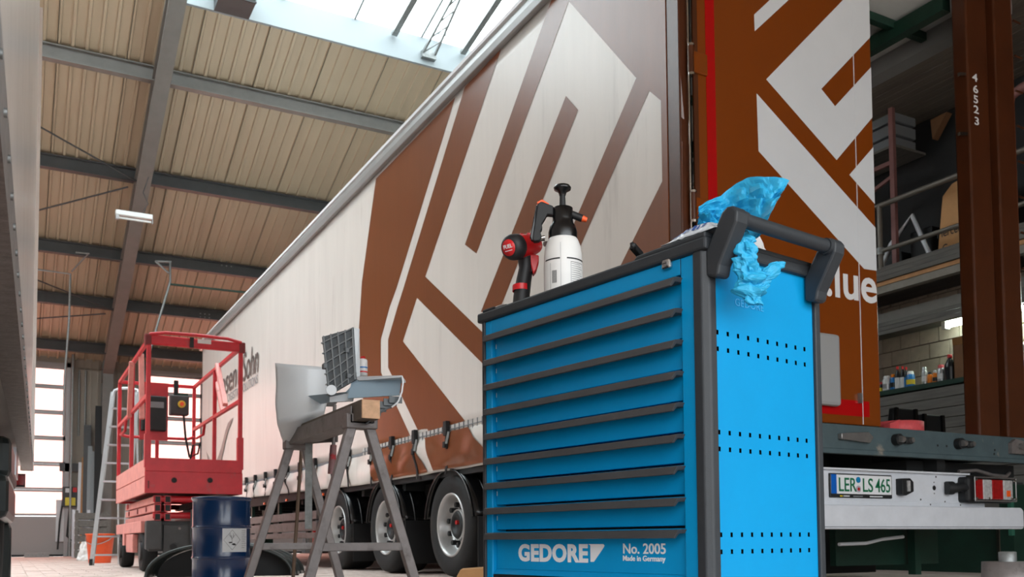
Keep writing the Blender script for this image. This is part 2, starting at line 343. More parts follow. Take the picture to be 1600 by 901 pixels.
for i, y in enumerate((15.68, 18.0, 20.3, 22.0, 23.8, 2.2, 4.5, 6.8, 9.0)):
    zz = zr(y)
    g = thing('roof_purlin', ('grey steel purlin nearest the skylight', 'second dark purlin below the skylight', 'third dark purlin below the skylight', 'fourth dark purlin from the skylight', 'lowest dark purlin along the eaves', 'grey purlin over the hall gate', 'grey purlin above the trailer rear', 'grey purlin above the trailer wheels', 'grey purlin near the ridge')[i], 'roof beam', (HX0, y, zz), group='steel roof purlins')
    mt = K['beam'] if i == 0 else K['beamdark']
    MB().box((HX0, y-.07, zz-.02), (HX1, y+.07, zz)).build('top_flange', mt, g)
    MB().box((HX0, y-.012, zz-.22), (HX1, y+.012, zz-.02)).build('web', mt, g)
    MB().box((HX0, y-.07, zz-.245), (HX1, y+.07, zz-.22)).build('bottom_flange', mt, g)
# purlin splice bolts
for y, px, py in ((20.3, 355, 411), (22.0, 321, 492)):
    c = ax(px, py, 1, y-.09)
    b = MB()
    for dx in (-.1, 0, .1):
        for dz in (-.04, .04): b.cyl((c.x+dx, y-.03, c.z+dz), (c.x+dx, y-.012, c.z+dz), .017, 8)
    b.build('splice_bolts', K['zinc'], label='six bolts of the splice on the %s purlin' % ('third' if y < 21 else 'fourth'), cat='bolts')
def on_roof(px, py, off):
    lo_, hi_ = 12.2, 24.4
    for _ in range(40):
        y_ = (lo_+hi_)/2
        if ax(px, py, 1, y_).z > zr(y_)-off: hi_ = y_
        else: lo_ = y_
    return ax(px, py, 1, lo_)
# wind bracing rods
for n, (pa, pb, ya, yb) in enumerate((((48, 190), (212, 282), 16.2, 18.0), ((50, 331), (200, 292), 19.4, 18.0), ((50, 434), (185, 488), 20.9, 22.0), ((48, 498), (165, 490), 22.5, 22.0))):
    a = on_roof(*pa, .27); c = on_roof(*pb, .27)
    MB().cyl(a+(a-c).normalized()*1.6, c, .016, 8).build('bracing_rod', K['beamdark'], label='thin dark bracing rod running to the rafter at the %s purlin' % ('second', 'second', 'fourth', 'fourth')[n] + (' from above', ' from below', ' from above', ' from below')[n], cat='rod', group='bracing rods')
# hanging conduits
def hang(pts, label, mt='zinc'):
    MB().tube(pts, .022, 6).build('hanging_conduit', K[mt], label=label, cat='pipe', group='hanging conduits')
hang([ax(52, 420, 1, 20.6), ax(110, 428, 1, 20.6), ax(108, 500, 1, 20.6), ax(101, 590, 1, 20.6), ax(99, 680, 1, 20.6)], 'thin pale conduit dropping from a side arm by the left door')
hang([ax(230, 565, 1, 18.6), ax(248, 500, 1, 18.6), ax(266, 440, 1, 18.6)], 'slanted pale conduit rising behind the red lift basket')
hang([ax(266, 444, 1, 18.6), ax(395, 458, 1, 18.6)], 'thin dark-green rod running right towards the trailer roof', 'green')
b = MB(); b.tube([ax(243, 408, 1, 18.8), ax(264, 427, 1, 18.6)], .02, 6); b.tube([ax(266, 408, 1, 18.8), ax(266, 440, 1, 18.6)], .02, 6); b.tube([ax(243, 408, 1, 18.8), ax(268, 409, 1, 18.8)], .02, 6); b.build('conduit_bracket', K['zinc'], label='small triangular bracket below the third purlin', cat='bracket')
b = MB(); b.tube([on_roof(138, 396, .24), ax(112, 424, 1, 20.6)], .018, 6); b.tube([on_roof(118, 394, .24), on_roof(140, 396, .24)], .018, 6); b.build('conduit_bracket', K['zinc'], label='small slanted bracket above the left conduit', cat='bracket')
# lamp on the rafter
c = P(211, 338, 15.0)
g = thing('hanging_lamp', 'unlit white strip lamp hanging under the rafter', 'lamp', (c.x, c.y, c.z-.07))
MB().box((c.x-.3, c.y-.05, c.z-.02), (c.x+.27, c.y+.05, c.z+.06)).build('housing', K['fixture'], g, bevel=.01)
MB().cyl((c.x-.26, c.y, c.z-.06), (c.x+.25, c.y, c.z-.06), .018, 10).build('tube', K['fixture'], g)
for s in (-1, 1): MB().box((c.x-.015+s*.28, c.y-.04, c.z-.09), (c.x+.015+s*.26, c.y+.04, c.z-.01)).build('end_cap', K['rail'], g)
MB().tube([(c.x+.1, c.y, c.z+.05), (c.x+.2, c.y, c.z+.25), (c.x+.12, c.y, c.z+.42), (c.x+.2, c.y, c.z+.7)], .008, 5).build('cable', K['cable'], g)

# sectional doors
def door(n, x0, x1, label):
    dr = MB().box((x0-.09, YF-.06, 0), (x0, YF+.12, DT+.1)).box((x1, YF-.06, 0), (x1+.09, YF+.12, DT+.1)).box((x0-.09, YF-.06, DT), (x1+.09, YF+.12, DT+.1)).build('door_%d' % n, K['rail'], kind='structure', label=label, cat='door')
    hs = .62; k = 0; z = .97
    lowp = MB().box((x0, YF, .02), (x1, YF+.05, .95)).build('door_section', K['sandwich'], dr)
    MB().box((x0, YF-.02, .0), (x1, YF+.06, .05)).build('bottom_seal', K['black'], lowp)
    while z < DT-.1:
        z1 = min(z+hs, DT)
        b = MB(); b.box((x0, YF, z), (x1, YF+.05, z+.05)); b.box((x0, YF, z1-.05), (x1, YF+.05, z1-.005))
        nx = 3; wx = (x1-x0)/nx
        for i in range(nx+1):
            xx = x0+i*wx; b.box((max(x0, xx-.05), YF, z), (min(x1, xx+.05), YF+.05, z1-.005))
        s = b.build('door_section', K['rail'], dr)
        for i in range(nx):
            MB().box((x0+i*wx+.05, YF+.02, z+.05), (x0+(i+1)*wx-.05, YF+.026, z1-.05)).build('pane', K['pane'], s)
        z = z1
    MB().box((x1+.10, YF-.22, 0), (x1+.14, YF-.05, DT+.3)).build('guide_rail', K['zinc'], dr)
    MB().box((x0-.14, YF-.22, 0), (x0-.10, YF-.05, DT+.3)).build('guide_rail', K['zinc'], dr)
    MB().cyl((x0, YF-.3, DT+.42), (x1, YF-.3, DT+.42), .1, 14).build('spring_shaft', K['zinc'], dr)
    MB().box(((x0+x1)/2-.1, YF-.4, DT+.3), ((x0+x1)/2+.1, YF, DT+.55)).build('shaft_bracket', K['beamdark'], dr)
door(1, *D1, 'glazed sectional door at the far left with bright panes')
door(2, *D2, 'glazed sectional door behind the red lift and the trailer front')
MB().box((HX0, YF-.1, 4.98), (HX1, YF, 5.3)).build('trim_4', K['beamdark'], kind='structure', label='dark eaves beam above the far doors', cat='trim')

# ------------------------------------------------------------------ the brown curtain trailer
XT, XR, YR, YE = 3.16, 6.06, 3.85, 18.25
T = thing('curtain_trailer', 'brown and off-white curtain-side trailer with double rear doors, on three axles', 'trailer', (XT, YR, 0))
def zb(y): return .885+max(0, y-9)*.018
def cx(y, z):                        # the curtain's surface: taut above, loose below the buckle line
    d = 0.
    if z < 1.22:
        t = (1.22-z)/.34
        d += .026*sin(min(1, t)*pi)*(1+1.3*noise.noise((y*2.6, z*3, 4)))+.03*noise.noise((y*3.4, z*5, 9))*min(1, t*3)
    return XT-.0-d
def cgrid(y0, y1, z0, z1, nu, nv): return MB().grid(lambda u, v: (cx(y0+(y1-y0)*u, z0(y0+(y1-y0)*u)+(z1-z0(y0+(y1-y0)*u))*v), y0+(y1-y0)*u, z0(y0+(y1-y0)*u)+(z1-z0(y0+(y1-y0)*u))*v), nu, nv)
YC = 3.97
cur = cgrid(YC, YE-.1, lambda y: 1.2, 3.98, 260, 24).build('side_curtain', K['curtain'], T, solid=.004, label='taut off-white curtain with brown slanted print')
skt = cgrid(YC, YE-.1, zb, 1.2, 420, 14).build('curtain_skirt', K['curtain'], T, solid=.004)
def pts(lst): return [(ax(p[0], p[1], 0, XT)) if len(p) == 2 else Vector((XT, p[0], p[1])) for p in lst]
def print_on(poly, name, mat, parent, off=.004, lo=None, hi=None):
    bm = bmesh.new(); vs = [bm.verts.new((0, p.y, p.z)) for p in poly]
    from mathutils.geometry import tessellate_polygon
    for tr in tessellate_polygon([[Vector((p.y, p.z, 0)) for p in poly]]):
        try: bm.faces.new([vs[i] for i in tr])
        except ValueError: pass
    def cut(co, no, ci=False, co2=False):
        bmesh.ops.bisect_plane(bm, geom=bm.verts[:]+bm.edges[:]+bm.faces[:], plane_co=co, plane_no=no, clear_inner=ci, clear_outer=co2)
    if lo is not None: cut((0, 0, lo), (0, 0, 1), ci=True)
    if hi is not None: cut((0, 0, hi), (0, 0, 1), co2=True)
    if not bm.faces: bm.free(); return
    ys = [v.co.y for v in bm.verts]; zs = [v.co.z for v in bm.verts]
    y = math.floor(min(ys)/.05)*.05
    while y < max(ys): cut((0, y, 0), (0, 1, 0)); y += .05 if hi == 1.2 else .08
    z = math.floor(min(zs)/.03)*.03
    st = .03 if hi == 1.2 else .12
    while z < max(zs): cut((0, 0, z), (0, 0, 1)); z += st
    if hi == 1.2: off = .014
    for v in bm.verts: v.co.x = cx(v.co.y, v.co.z)-off
    bm.normal_update()
    for f in bm.faces:
        if f.normal.x > 0: f.normal_flip()
    inv = WM[T.name].inverted(); bm.transform(inv)
    me = bpy.data.meshes.new(name); 
    for f in bm.faces: f.smooth = True
    bm.to_mesh(me); bm.free(); me.materials.append(mat)
    for p in me.polygons: p.use_smooth = True
    o = bpy.data.objects.new(name, me); COL.objects.link(o); o.parent = parent; WM[o.name] = WM[T.name]
dtop = ax(857, 15, 0, XT); dbot = ax(727, 382, 0, XT); tt = (3.98-dbot.z)/(dtop.z-dbot.z); dt = dbot+(dtop-dbot)*tt
polys = [
 pts([(588, 279), (712, 152), (620, 450), (609, 480), (595.5, 530), (595.5, 581), (641, 679), (675, 745), (584, 765), (584, 720), (575, 660), (563, 600), (561, 520), (566, 440)]),
 pts([(727, 136), (784, 76), (665, 432), (800, 563), (800, 613), (652, 465), (630, 533), (724.5, 654), (790, 735), (800, 730), (800, 745), (686, 745), (668, 686), (655, 675), (607, 574), (607, 530), (621.5, 480), (631, 450)]),
 pts([(727, 382), (745, 396), (889.5, 2), (995, 122), (850, 460), (874, 460), (1015, 142), (1070, 187)])+[Vector((XT, 3.97, 3.98)), dt],
 pts([(885, 150), (904, 172), (780, 487), (752, 487)]),
 pts([(1067, 220), (1069, 480), (938, 480)]),
]
for pl in polys:
    print_on(pl, 'curtain_print', K['cprint'], cur, lo=1.2, hi=3.975)
    print_on(pl, 'skirt_print', K['cprint'], skt, lo=.9, hi=1.2)
# firm lettering on the front of the curtain
ty = Vector((0, -1, 0))
for wd_, y_, fw, sz, zz in (('Lüpsen', 16.95, 1.85, .64, 2.81), ('u.', 14.98, .26, .64, 2.81), ('Sohn', 14.64, 1.05, .64, 2.81), ('LOGISTICS', 15.85, 1.13, .19, 2.64), ('SOLUTIONS', 14.66, 1.06, .19, 2.64)):
    text(wd_, sz, (XT-.016, y_, zz), (0, -1, 0), (0, 0, 1), K['inkgrey'] if sz < .3 else K['inkdark'], 'lettering', cur, shear=.2 if sz > .3 else 0, bold=.0, fit=fw)
arc = []
for k in range(13):
    t = k/12; y = 17.6-2.3*t; z = 1.98-.42*sin(pi*min(1, t*1.25)**.9)+.35*t*t; arc.append((y, z, .11*sin(pi*t)**.8+.004))
b = MB(); vs = []
for y, z, h in arc: vs += [(XT-.014, y, z-h), (XT-.014, y, z+h)]
b.add(vs, [(2*i, 2*i+1, 2*i+3, 2*i+2) for i in range(12)]); b.build('swoosh_print', M('grey_print', (128,122,118), .4), cur)
# buckle belt, straps
b = MB().grid(lambda u, v: (cx(YC+(9.0-YC)*u, 1.21)-.006, YC+(9.0-YC)*u, 1.185+.07*v), 60, 1); b.build('webbing_belt', K['webbing'], T)
b = MB()
for k in range(60): b.box((XT-.016, YC+.05+k*.083, 1.183), (XT-.009, YC+.056+k*.083, 1.257))
b.box((XT-.016, YC, 1.215), (XT-.009, 9, 1.222)); b.build('webbing_weave', K['inkgrey'], T, kind='stuff')
MB().grid(lambda u, v: (cx(9+(YE-9.1)*u, 1.2)-.006, 9+(YE-9.1)*u, 1.185+.03*v), 90, 1).build('skirt_hem', K['inkgrey'], T)
spx = (703, 653, 617, 584, 549, 522, 496, 472, 453, 434, 418, 402, 388)
for px in spx:
    y = ax(px, 740, 0, XT).y
    s = MB(); s.grid(lambda u, v: (cx(y, 1.2-.28*v)-.012-.012*sin(v*7), y-.022+.044*u, 1.2-(1.2-zb(y)+.03)*v), 1, 8); s = s.build('strap', K['strap'], T, solid=.003)
    b = MB(); b.box((XT-.05, y-.03, 1.17), (XT-.012, y+.03, 1.29)); b.box((XT-.06, y-.022, 1.07), (XT-.02, y+.022, 1.12)); b.build('buckle', K['blackmat'], s, bevel=.004)
    MB().bar((XT-.045, y-.03, 1.1), (XT-.03, y-.05, 1.2), .014, .02).build('buckle_lever', K['zinc'], s)
# roof rail and roof
b = MB(); prof = [(XT-.05, 3.97), (XT-.055, 4.03), (XT-.045, 4.09), (XT-.01, 4.115), (XT+.06, 4.12), (XT+.06, 3.99)]
b.prism([(x, YR, z) for x, z in prof], (0, YE-YR, 0)); b.build('roof_rail', K['greyrail'], T, bevel=.008)
b = MB(); b.prism([(2*4.61-x-.0, YR, z) for x, z in prof], (0, YE-YR, 0)); b.build('roof_rail', K['greyrail'], T)
MB().box((XT-.02, YR+.02, 4.12), (XR+.02, YE, 4.135)).build('roof_tarp', K['roofwhite'], T)
MB().box((XT-.06, YR, 4.105), (XT-.035, YE, 4.135)).build('roof_hem', K['white'], T)
for k in range(9):
    y = YR+.6+k*1.6; MB().box((XT+.05, y, 4.05), (XR-.05, y+.05, 4.11)).build('roof_bow', K['green'], T)
MB().box((XR-.42, YR+.2, 3.98), (XR-.34, YE, 4.09)).build('slide_rail', K['green'], T)
# front wall, frame, floor
MB().box((XT+.02, YE-.08, .9), (XR-.02, YE, 4.1)).build('front_wall', K['curtain'], T)
MB().box((XT+.03, YR+.1, .93), (XR-.03, YE, .985)).build('deck', K['board'], T)
MB().box((XT+.02, YC, .84), (XT+.07, YE, .98)).build('side_rave', K['chassis'], T)
MB().box((XR-.07, YC, .84), (XR-.02, YE, .98)).build('side_rave', K['sill'], T)
for x in (4.1, 5.1): MB().box((x-.06, YR+.4, .55), (x+.06, YE-.5, .93)).build('chassis_beam', K['chassis'], T)
for k in range(12): MB().box((XT+.08, 4.6+k*1.15, .78), (XR-.08, 4.68+k*1.15, .92)).build('cross_member', K['chassis'], T)
# left rear post, hinges, closed door
pb = MB(); pb.box((XT-.01, YR+.01, .98), (XT+.05, YR+.12, 4.1)); pb = pb.build('rear_post', K['postbrown'], T, bevel=.008)
MB().box((XT-.014, YR+.12, .98), (XT+.03, YR+.17, 4.0)).build('curtain_pole', K['cprint'], T)
MB().box((XT+.05, YR+.03, .98), (XT+.085, YR+.1, 4.1)).build('door_gasket', K['black'], T)
DX0, DX1 = 3.255, 4.655
dr = MB().box((DX0, YR, .985), (DX1, YR+.035, 4.05)).build('rear_door', K['doorbrown'], T, bevel=.006)
MB().box((DX1-.16, YR-.0025, .99), (DX1-.155, YR, 4.05)).build('door_seam', K['doorwhite'], dr)
MB().box((DX0-.02, YR-.004, .99), (DX0+.012, YR+.004, 4.05)).build('door_edge', K['postbrown'], dr)
def dp(p): return ax(p[0], p[1], 1, YR)
def dprint(poly, mat, name, off):
    poly = [(dp(p) if not isinstance(p, Vector) else Vector((p[0], YR, p[1]))) for p in poly]
    b = MB().prism([(p.x, YR-off, p.z) for p in poly], (0, off-.0003, 0)); b.build(name, mat, dr)
def ext(p, q, z):
    p = dp(p); q = dp(q); t = (z-p.z)/(q.z-p.z); r = p+(q-p)*t; return Vector((r.x, r.z))
e1 = ext((1178, 23), (1202.7, 0), 4.04); e2 = ext((1179, 49), (1232, 0), 4.04); e3 = ext((1197, 124), (1317, 0), 4.04)
dprint([(1178, 23), (1179, 49), e2, e1], K['doorwhite'], 'door_print', .0016)
dxr = DX1-.002
def er(p, q):
    p = dp(p); q = dp(q); t = (dxr-p.x)/(q.x-p.x); r = p+(q-p)*t; return Vector((r.x, r.z))
top_r = er((1197, 124), (1317, 0))
dprint([(1197, 124), (1307, 250), er((1307, 250), (1359, 188)), er((1304.6, 166), (1356, 110)), (1304.6, 166), (1283, 139), er((1283, 139), (1354, 64)), top_r], K['doorwhite'], 'door_print', .0016)
lo = er((1185, 236), (1350, 420))
dprint([(1182, 146), er((1182, 146), (1366, 354)), Vector((dxr, dp((1366, 422)).z)), (1350, 420), (1185, 236)], K['doorwhite'], 'door_print', .0016)
dprint([er((1327, 273), (1361.5, 233)), (1327, 273), er((1327, 273), (1364, 315.5))], K['doorwhite'], 'door_print', .0016)
a = dp((1114, 300)); MB().box((a.x-.035, YR-.002, 1.6), (a.x+.03, YR, 4.04)).build('reflective_tape', K['redtape'], dr)
a = dp((1358, 630)); c = dp((1290, 646)); MB().box((3.7, YR-.002, c.z), (a.x, YR, a.z+.01)).build('reflective_tape', K['redtape'], dr)
a = dp((1374, 474)); t = text('www.lue', .31, (DX1-.004, YR-.0022, a.z), (1, 0, 0), (0, 0, 1), K['white'], 'web_lettering', dr, bold=.006, align='RIGHT', wide=1.0, spacing=1.02)
hinge_z = [dp((1085, y)).z for y in (98, 325, 560)]
for hz in hinge_z:
    h = MB().cyl((DX0-.045, YR-.015, hz-.075), (DX0-.045, YR-.015, hz+.075), .018, 10).build('hinge', K['postbrown'], dr)
    MB().box((DX0-.03, YR-.012, hz-.06), (DX0+.075, YR+.001, hz+.06)).build('hinge_leaf', K['doorbrown'], h, bevel=.004)
    for s in (-1, 1): MB().cyl((DX0-.045, YR-.015, hz+s*.075), (DX0-.045, YR-.015, hz+s*.088), .021, 10).build('hinge_cap', K['chrome'], h)
MB().tube([(DX0-.06, YR-.012, 1.0), (DX0-.06, YR-.012, 4.05)], .006, 6).build('edge_wire', K['chrome'], T)
a = dp((1296, 580)); b = MB(); b.box((a.x-.3, YR-.05, a.z-.21), (a.x+.045, YR, a.z+.215)); g = b.build('document_plate', M('grey_plate', (150,152,152), .45), T, bevel=.02)
a = dp((1340, 622)); b = MB(); b.box((a.x+.0, YR-.02, a.z-.03), (a.x+.02, YR, a.z+.03)); b.build('door_catch', K['steel'], dr)
# right rear post with number, open side beyond it
pr = MB().box((5.60, YR, .97), (5.82, YR+.11, 4.1)).box((5.86, YR-.03, .97), (6.06, YR+.09, 4.1)).build('rear_post', K['postbrown'], T, bevel=.012, label='brown rear post carrying a vertical fleet number')
MB().box((5.82, YR+.04, .97), (5.86, YR+.09, 4.1)).build('door_gasket', K['black'], T)
MB().box((6.06, YR-.01, .97), (6.085, YR+.03, 4.1)).build('lit_post_edge', M('lit_edge_orange', (150,72,36), .4, 0, .2, 10), T)  # light on the post's right edge, put into an orange colour
for k in range(12):
    z = 1.15+k*.25; MB().cyl((6.075, YR-.03, z), (6.15, YR-.03, z-.004), .008, 6).build('hinge_pin', K['postbrown'], pr)
for ch, (px, py) in zip('46523', ((1523, 121), (1524, 139), (1524.5, 155), (1525, 171), (1526, 189))):
    a = dp((px, py)); text(ch, .076, (a.x, YR-.0015, a.z-.027), (1, 0, 0), (0, 0, 1), K['white'], 'fleet_number', pr, bold=.001, align='CENTER', wide=1.5)
for py in (115, 208):
    a = dp((1510, py)); MB().bar((a.x-.05, YR+.02, a.z-.008), (a.x+.03, YR+.02, a.z+.008), .02, .022).build('bright_catch', K['chrome'], pr)
# sill beam
s = MB().box((XT-.02, YR-.06, .825), (6.25, YR+.12, .972)).build('rear_sill', K['sill'], T, bevel=.006)
MB().box((XT-.02, YR-.07, .80), (6.25, YR-.02, .825)).build('sill_lip', K['sill'], s)
def latch(px, py, n):
    a = dp((px, py)); g = MB().cyl((a.x-.045, YR-.10, a.z), (a.x-.045, YR-.06, a.z), .035, 12).build('latch', K['blackmat'], s)
    MB().cyl((a.x-.06, YR-.11, a.z-.0), (a.x-.03, YR-.11, a.z), .02, 10).build('latch_pin', K['steel'], g)
    MB().box((a.x+.02, YR-.09, a.z-.02), (a.x+.09, YR-.06, a.z+.02)).build('latch_claw', K['chassis'], g, bevel=.006)
    MB().cyl((a.x+.06, YR-.11, a.z), (a.x+.06, YR-.09, a.z), .016, 8).build('bolt_head', K['steel'], g)
latch(1393, 689, 0); latch(1489, 695, 1)
a = dp((1330, 684)); b = MB(); b.prism([(a.x-.18, YR-.09, a.z-.022), (a.x+.06, YR-.09, a.z-.035), (a.x+.09, YR-.09, a.z), (a.x+.05, YR-.09, a.z+.03), (a.x-.18, YR-.09, a.z+.012)], (0, .03, 0)); b.build('lock_lever', K['steel'], s, bevel=.004)
a = dp((1575, 699)); b = MB(); b.prism([(a.x-.09, YR-.085, a.z-.05), (a.x+.08, YR-.085, a.z-.05), (a.x+.09, YR-.085, a.z+.03), (a.x-.04, YR-.085, a.z+.05), (a.x-.09, YR-.085, a.z+.02)], (0, .025, 0)); b.build('corner_plate', K['steeldull'], s); MB().cyl((a.x, YR-.105, a.z), (a.x, YR-.085, a.z), .02, 10).build('bolt_head', K['steel'], s)
for px, py in ((1452, 697), (1466, 698), (1541, 704), (1540, 710)):
    a = dp((px, py)); MB().cyl((a.x, YR-.0615, a.z), (a.x, YR-.055, a.z), .008, 8).build('bolt_hole', K['black'], s)
# lamp carrier, plate, tail lamp, underrun bar
carr = MB().box((XT+.1, YR-.02, .525), (5.42, YR+.03, .715)).box((XT+.1, YR-.02, .5), (5.6, YR+.02, .53)).build('lamp_carrier', K['alulight'], T, bevel=.006)
MB().box((XT+.1, YR-.045, .708), (5.42, YR-.02, .718)).build('carrier_lip', K['alulight'], carr)
pl = MB().box((4.17, YR-.032, .545), (4.70, YR-.02, .688)).build('number_plate', K['blackmat'], T, bevel=.006, label='white number plate with green characters')
MB().box((4.178, YR-.034, .568), (4.69, YR-.031, .68)).build('plate_face', K['white'], pl)
MB().box((4.178, YR-.0355, .568), (4.222, YR-.0335, .68)).build('euro_band', K['plateblue'], pl)
for wd_, x_, fw in (('LER', 4.234, .146), ('LS', 4.434, .086), ('465', 4.548, .128)): text(wd_, .115, (x_, YR-.036, .583), (1, 0, 0), (0, 0, 1), K['plategreen'], 'plate_text', pl, bold=.0008, fit=fw)
MB().cyl((4.403, YR-.037, .652), (4.403, YR-.033, .652), .018, 18).build('inspection_sticker', K['sticker'], pl)
q = MB().cyl((4.403, YR-.037, .598), (4.403, YR-.033, .598), .02, 18).build('seal', K['sealgrey'], pl); MB().cyl((4.403, YR-.0385, .598), (4.403, YR-.036, .598), .01, 12).build('seal_crest', K['redtape'], q)
for x, wv, mt in ((4.25, .03, 'canyellow'), (4.27, .06, 'white'), (4.36, .08, 'inkgrey'), (4.5, .11, 'white')): MB().box((x, YR-.0335, .552), (x+wv, YR-.0315, .558)).build('frame_print', K[mt], pl)
ll = MB().prism([(4.745, YR-.07, .57), (4.78, YR-.07, .565), (4.86, YR-.06, .59), (4.86, YR-.06, .65), (4.83, YR-.06, .672), (4.745, YR-.07, .668)], (0, .05, 0)).build('plate_lamp', K['blackmat'], T, bevel=.004); MB().box((4.79, YR-.074, .59), (4.812, YR-.06, .655)).build('lens', K['lampclear'], ll)
for x, z, r in ((5.1, .62, .016), (5.1, .655, .004), (5.1, .585, .004), (5.12, .69, .006), (4.9, .62, .005), (4.97, .545, .006), (5.06, .515, .005), (5.2, .535, .005), (5.35, .515, .005)): MB().cyl((x, YR-.0215, z), (x, YR-.015, z), r, 8).build('hole', K['black'], carr)
lm = MB().box((5.33, YR-.09, .53), (5.80, YR-.0, .695)).build('tail_lamp', K['blackmat'], T, bevel=.02, label='red and clear tail lamp in a black housing')
for x0, x1, mt in ((5.39, .455+5, 'lampred'), (5.458, 5.545, 'lampclear'), (5.548, 5.66, 'lampred'), (5.665, 5.76, 'lampclear')): MB().box((x0, YR-.112, .55), (x1, YR-.088, .678)).build('lens', K[mt], lm, bevel=.006)
MB().box((5.69, YR-.114, .57), (5.73, YR-.11, .61)).build('indicator', K['lampor'], lm)
fr = MB()
for p, q in (((5.365, .54), (5.785, .54)), ((5.785, .54), (5.785, .69)), ((5.785, .69), (5.365, .69)), ((5.365, .69), (5.365, .54))): fr.cyl((p[0], YR-.115, p[1]), (q[0], YR-.115, q[1]), .0045, 8)
fr.build('lamp_guard', K['steel'], lm)
for x, z in ((5.378, .555), (5.378, .675), (5.772, .555), (5.772, .675), (5.5, .556), (5.73, .556)): MB().cyl((x, YR-.122, z), (x, YR-.1, z), .008, 8).build('screw', K['chrome'], lm)
MB().tube([(5.2, YR-.03, .62), (5.26, YR-.05, .62), (5.3, YR-.06, .63), (5.35, YR-.06, .62)], .03, 12).build('cable_gland', K['blackmat'], lm); MB().cyl((5.19, YR-.04, .62), (5.23, YR-.055, .62), .042, 14).build('gland_nut', K['blackmat'], lm)
ub = MB().prism([(XT+.05, YR-.1, .36), (5.87, YR-.1, .36), (5.885, YR-.1, .375), (5.885, YR-.1, .482), (5.86, YR-.1, .5), (XT+.05, YR-.1, .5)], (0, .1, 0)).build('underrun_bar', K['alulight'], T, bevel=.008)
MB().box((XT+.05, YR-.102, .372), (5.88, YR-.1, .376)).build('bar_edge', K['inkgrey'], ub)
for x in (4.0, 5.2): MB().box((x-.04, YR, .4), (x+.04, YR+.12, .85)).build('bar_bracket', K['chassis'], T)
MB().tube([(5.4, YR+.02, .735), (5.55, YR+.0, .745), (5.75, YR+.02, .72), (5.95, YR+.06, .72), (6.05, YR+.1, .75)], .012, 6).build('support_arm', K['steeldull'], T)
MB().box((5.0, YR+.1, .72), (6.1, YR+.9, .8)).build('tail_frame', K['chassis'], T)
MB().tube([(4.6, YR+.3, .27), (4.85, YR+.3, .275), (5.0, YR+.3, .3), (5.2, YR+.3, .315)], .012, 6).build('hanging_cable', K['white'], T)
for x in (3.9, 4.4, 5.6): MB().box((x-.03, YR+.5, .05), (x+.03, YR+.56, .8)).build('hanger_post', K['green'], T)
MB().box((3.4, YR+1.2, .04), (6.0, YR+1.25, .5)).build('added_dark_sheet', K['chassis'], T)  # dark sheet added to cover the bright floor beneath the trailer
MB().box((4.9, YR+.6, .12), (5.95, YR+.65, .42)).build('rear_panel', K['green'], T)
# wheels with mudguards
def wheel(y, xo, sx):
    g = MB()
    c = (xo, y, .44); pf = [(.26, .0), (.29, -.012), (.34, -.02), (.40, -.012), (.425, .01), (.435, .05), (.435, .28), (.42, .33), (.30, .345), (.26, .33)]
    tw = g.lathe([(r, h*sx) for r, h in pf], c, (1, 0, 0), 48).build('tyre', K['rubber'], T)
    b = MB()
    for k in range(4): b.lathe([(.4365, (.08+k*.06)*sx), (.43, (.085+k*.06)*sx), (.43, (.095+k*.06)*sx), (.4365, (.1+k*.06)*sx)], c, (1, 0, 0), 48)
    b.build('tread_groove', K['black'], tw)
    r = MB().lathe([(h_, a_*sx) for h_, a_ in ((.268, .012), (.262, -.012), (.250, -.008), (.244, .02), (.234, .06), (.226, .095), (.205, .11), (.13, .115), (.125, .10), (.118, .10))], c, (1, 0, 0), 48).build('rim', K['rim'], tw)
    h = MB().lathe([(.120, .13*sx), (.118, .06*sx), (.105, .045*sx), (.07, .04*sx), (.065, .055*sx), (.0, .055*sx)], c, (1, 0, 0), 32).build('hub', K['blackmat'], tw)
    b = MB().lathe([(.130, .12*sx), (.130, .055*sx), (.122, .05*sx), (.122, .12*sx)], c, (1, 0, 0), 32).build('hub_ring', K['rim'], tw)
    for k in range(10):
        t = 2*pi*k/10+.2; d = Vector((0, cos(t), sin(t)))
        MB().cyl(Vector(c)+d*.168+Vector((.118*sx, 0, 0)), Vector(c)+d*.168+Vector((.045*sx, 0, 0)), .022, 8).build('wheel_nut', K['blackmat'], tw)
    MB().cyl((xo+.03*sx, y-.03, .46), (xo+.056*sx, y-.03, .46), .018, 10).build('hub_mark', K['canred'], tw)
    # arched mudguard
    MB().lathe([(.47, -.02*sx), (.485, -.03*sx), (.50, -.02*sx), (.505, .0), (.505, .36*sx)], (xo, y, .43), (1, 0, 0), 36, a0=None or 0, a1=2*pi*.5).build('mudguard', K['blackmat'], T) if False else None
    def arch(u, v):
        t = radians(8)+radians(164)*u; rr = .475+(.02*sin(v*pi) if v < .3 else .02)
        return (xo+sx*(-.03+.38*v), y+rr*cos(t), .43+rr*sin(t)*.985)
    mg = MB().grid(arch, 28, 6).build('mudguard', K['blackgloss'], T, solid=.006)
    for vv in (0.0, .35):
        MB().tube([arch(k/20, vv) for k in range(21)], .011, 6).build('mudguard_rib', K['blackgloss'], mg)
    MB().box((xo, y-.5, .1), (xo+.34*sx, y-.49, .5)).build('mud_flap', K['blackmat'], T)
for y in (6.93, 8.43, 9.9): wheel(y, XT+.03, 1)
for y in (6.93, 8.43, 9.9):
    pf = [(.0, -.0), (.26, .0), (.34, -.02), (.425, .01), (.435, .05), (.435, .28), (.42, .33), (.26, .33), (0, .3)]
    MB().lathe([(r, -h) for r, h in pf], (XR-.05, y, .44), (1, 0, 0), 32).build('tyre', K['rubber'], T)
    MB().cyl((XT+.2, y, .44), (XR-.2, y, .44), .07, 12).build('axle', K['chassis'], T)
MB().box((XT+.28, 5.4, .45), (XR-.28, 10.8, .84)).build('running_gear', K['chassis'], T)
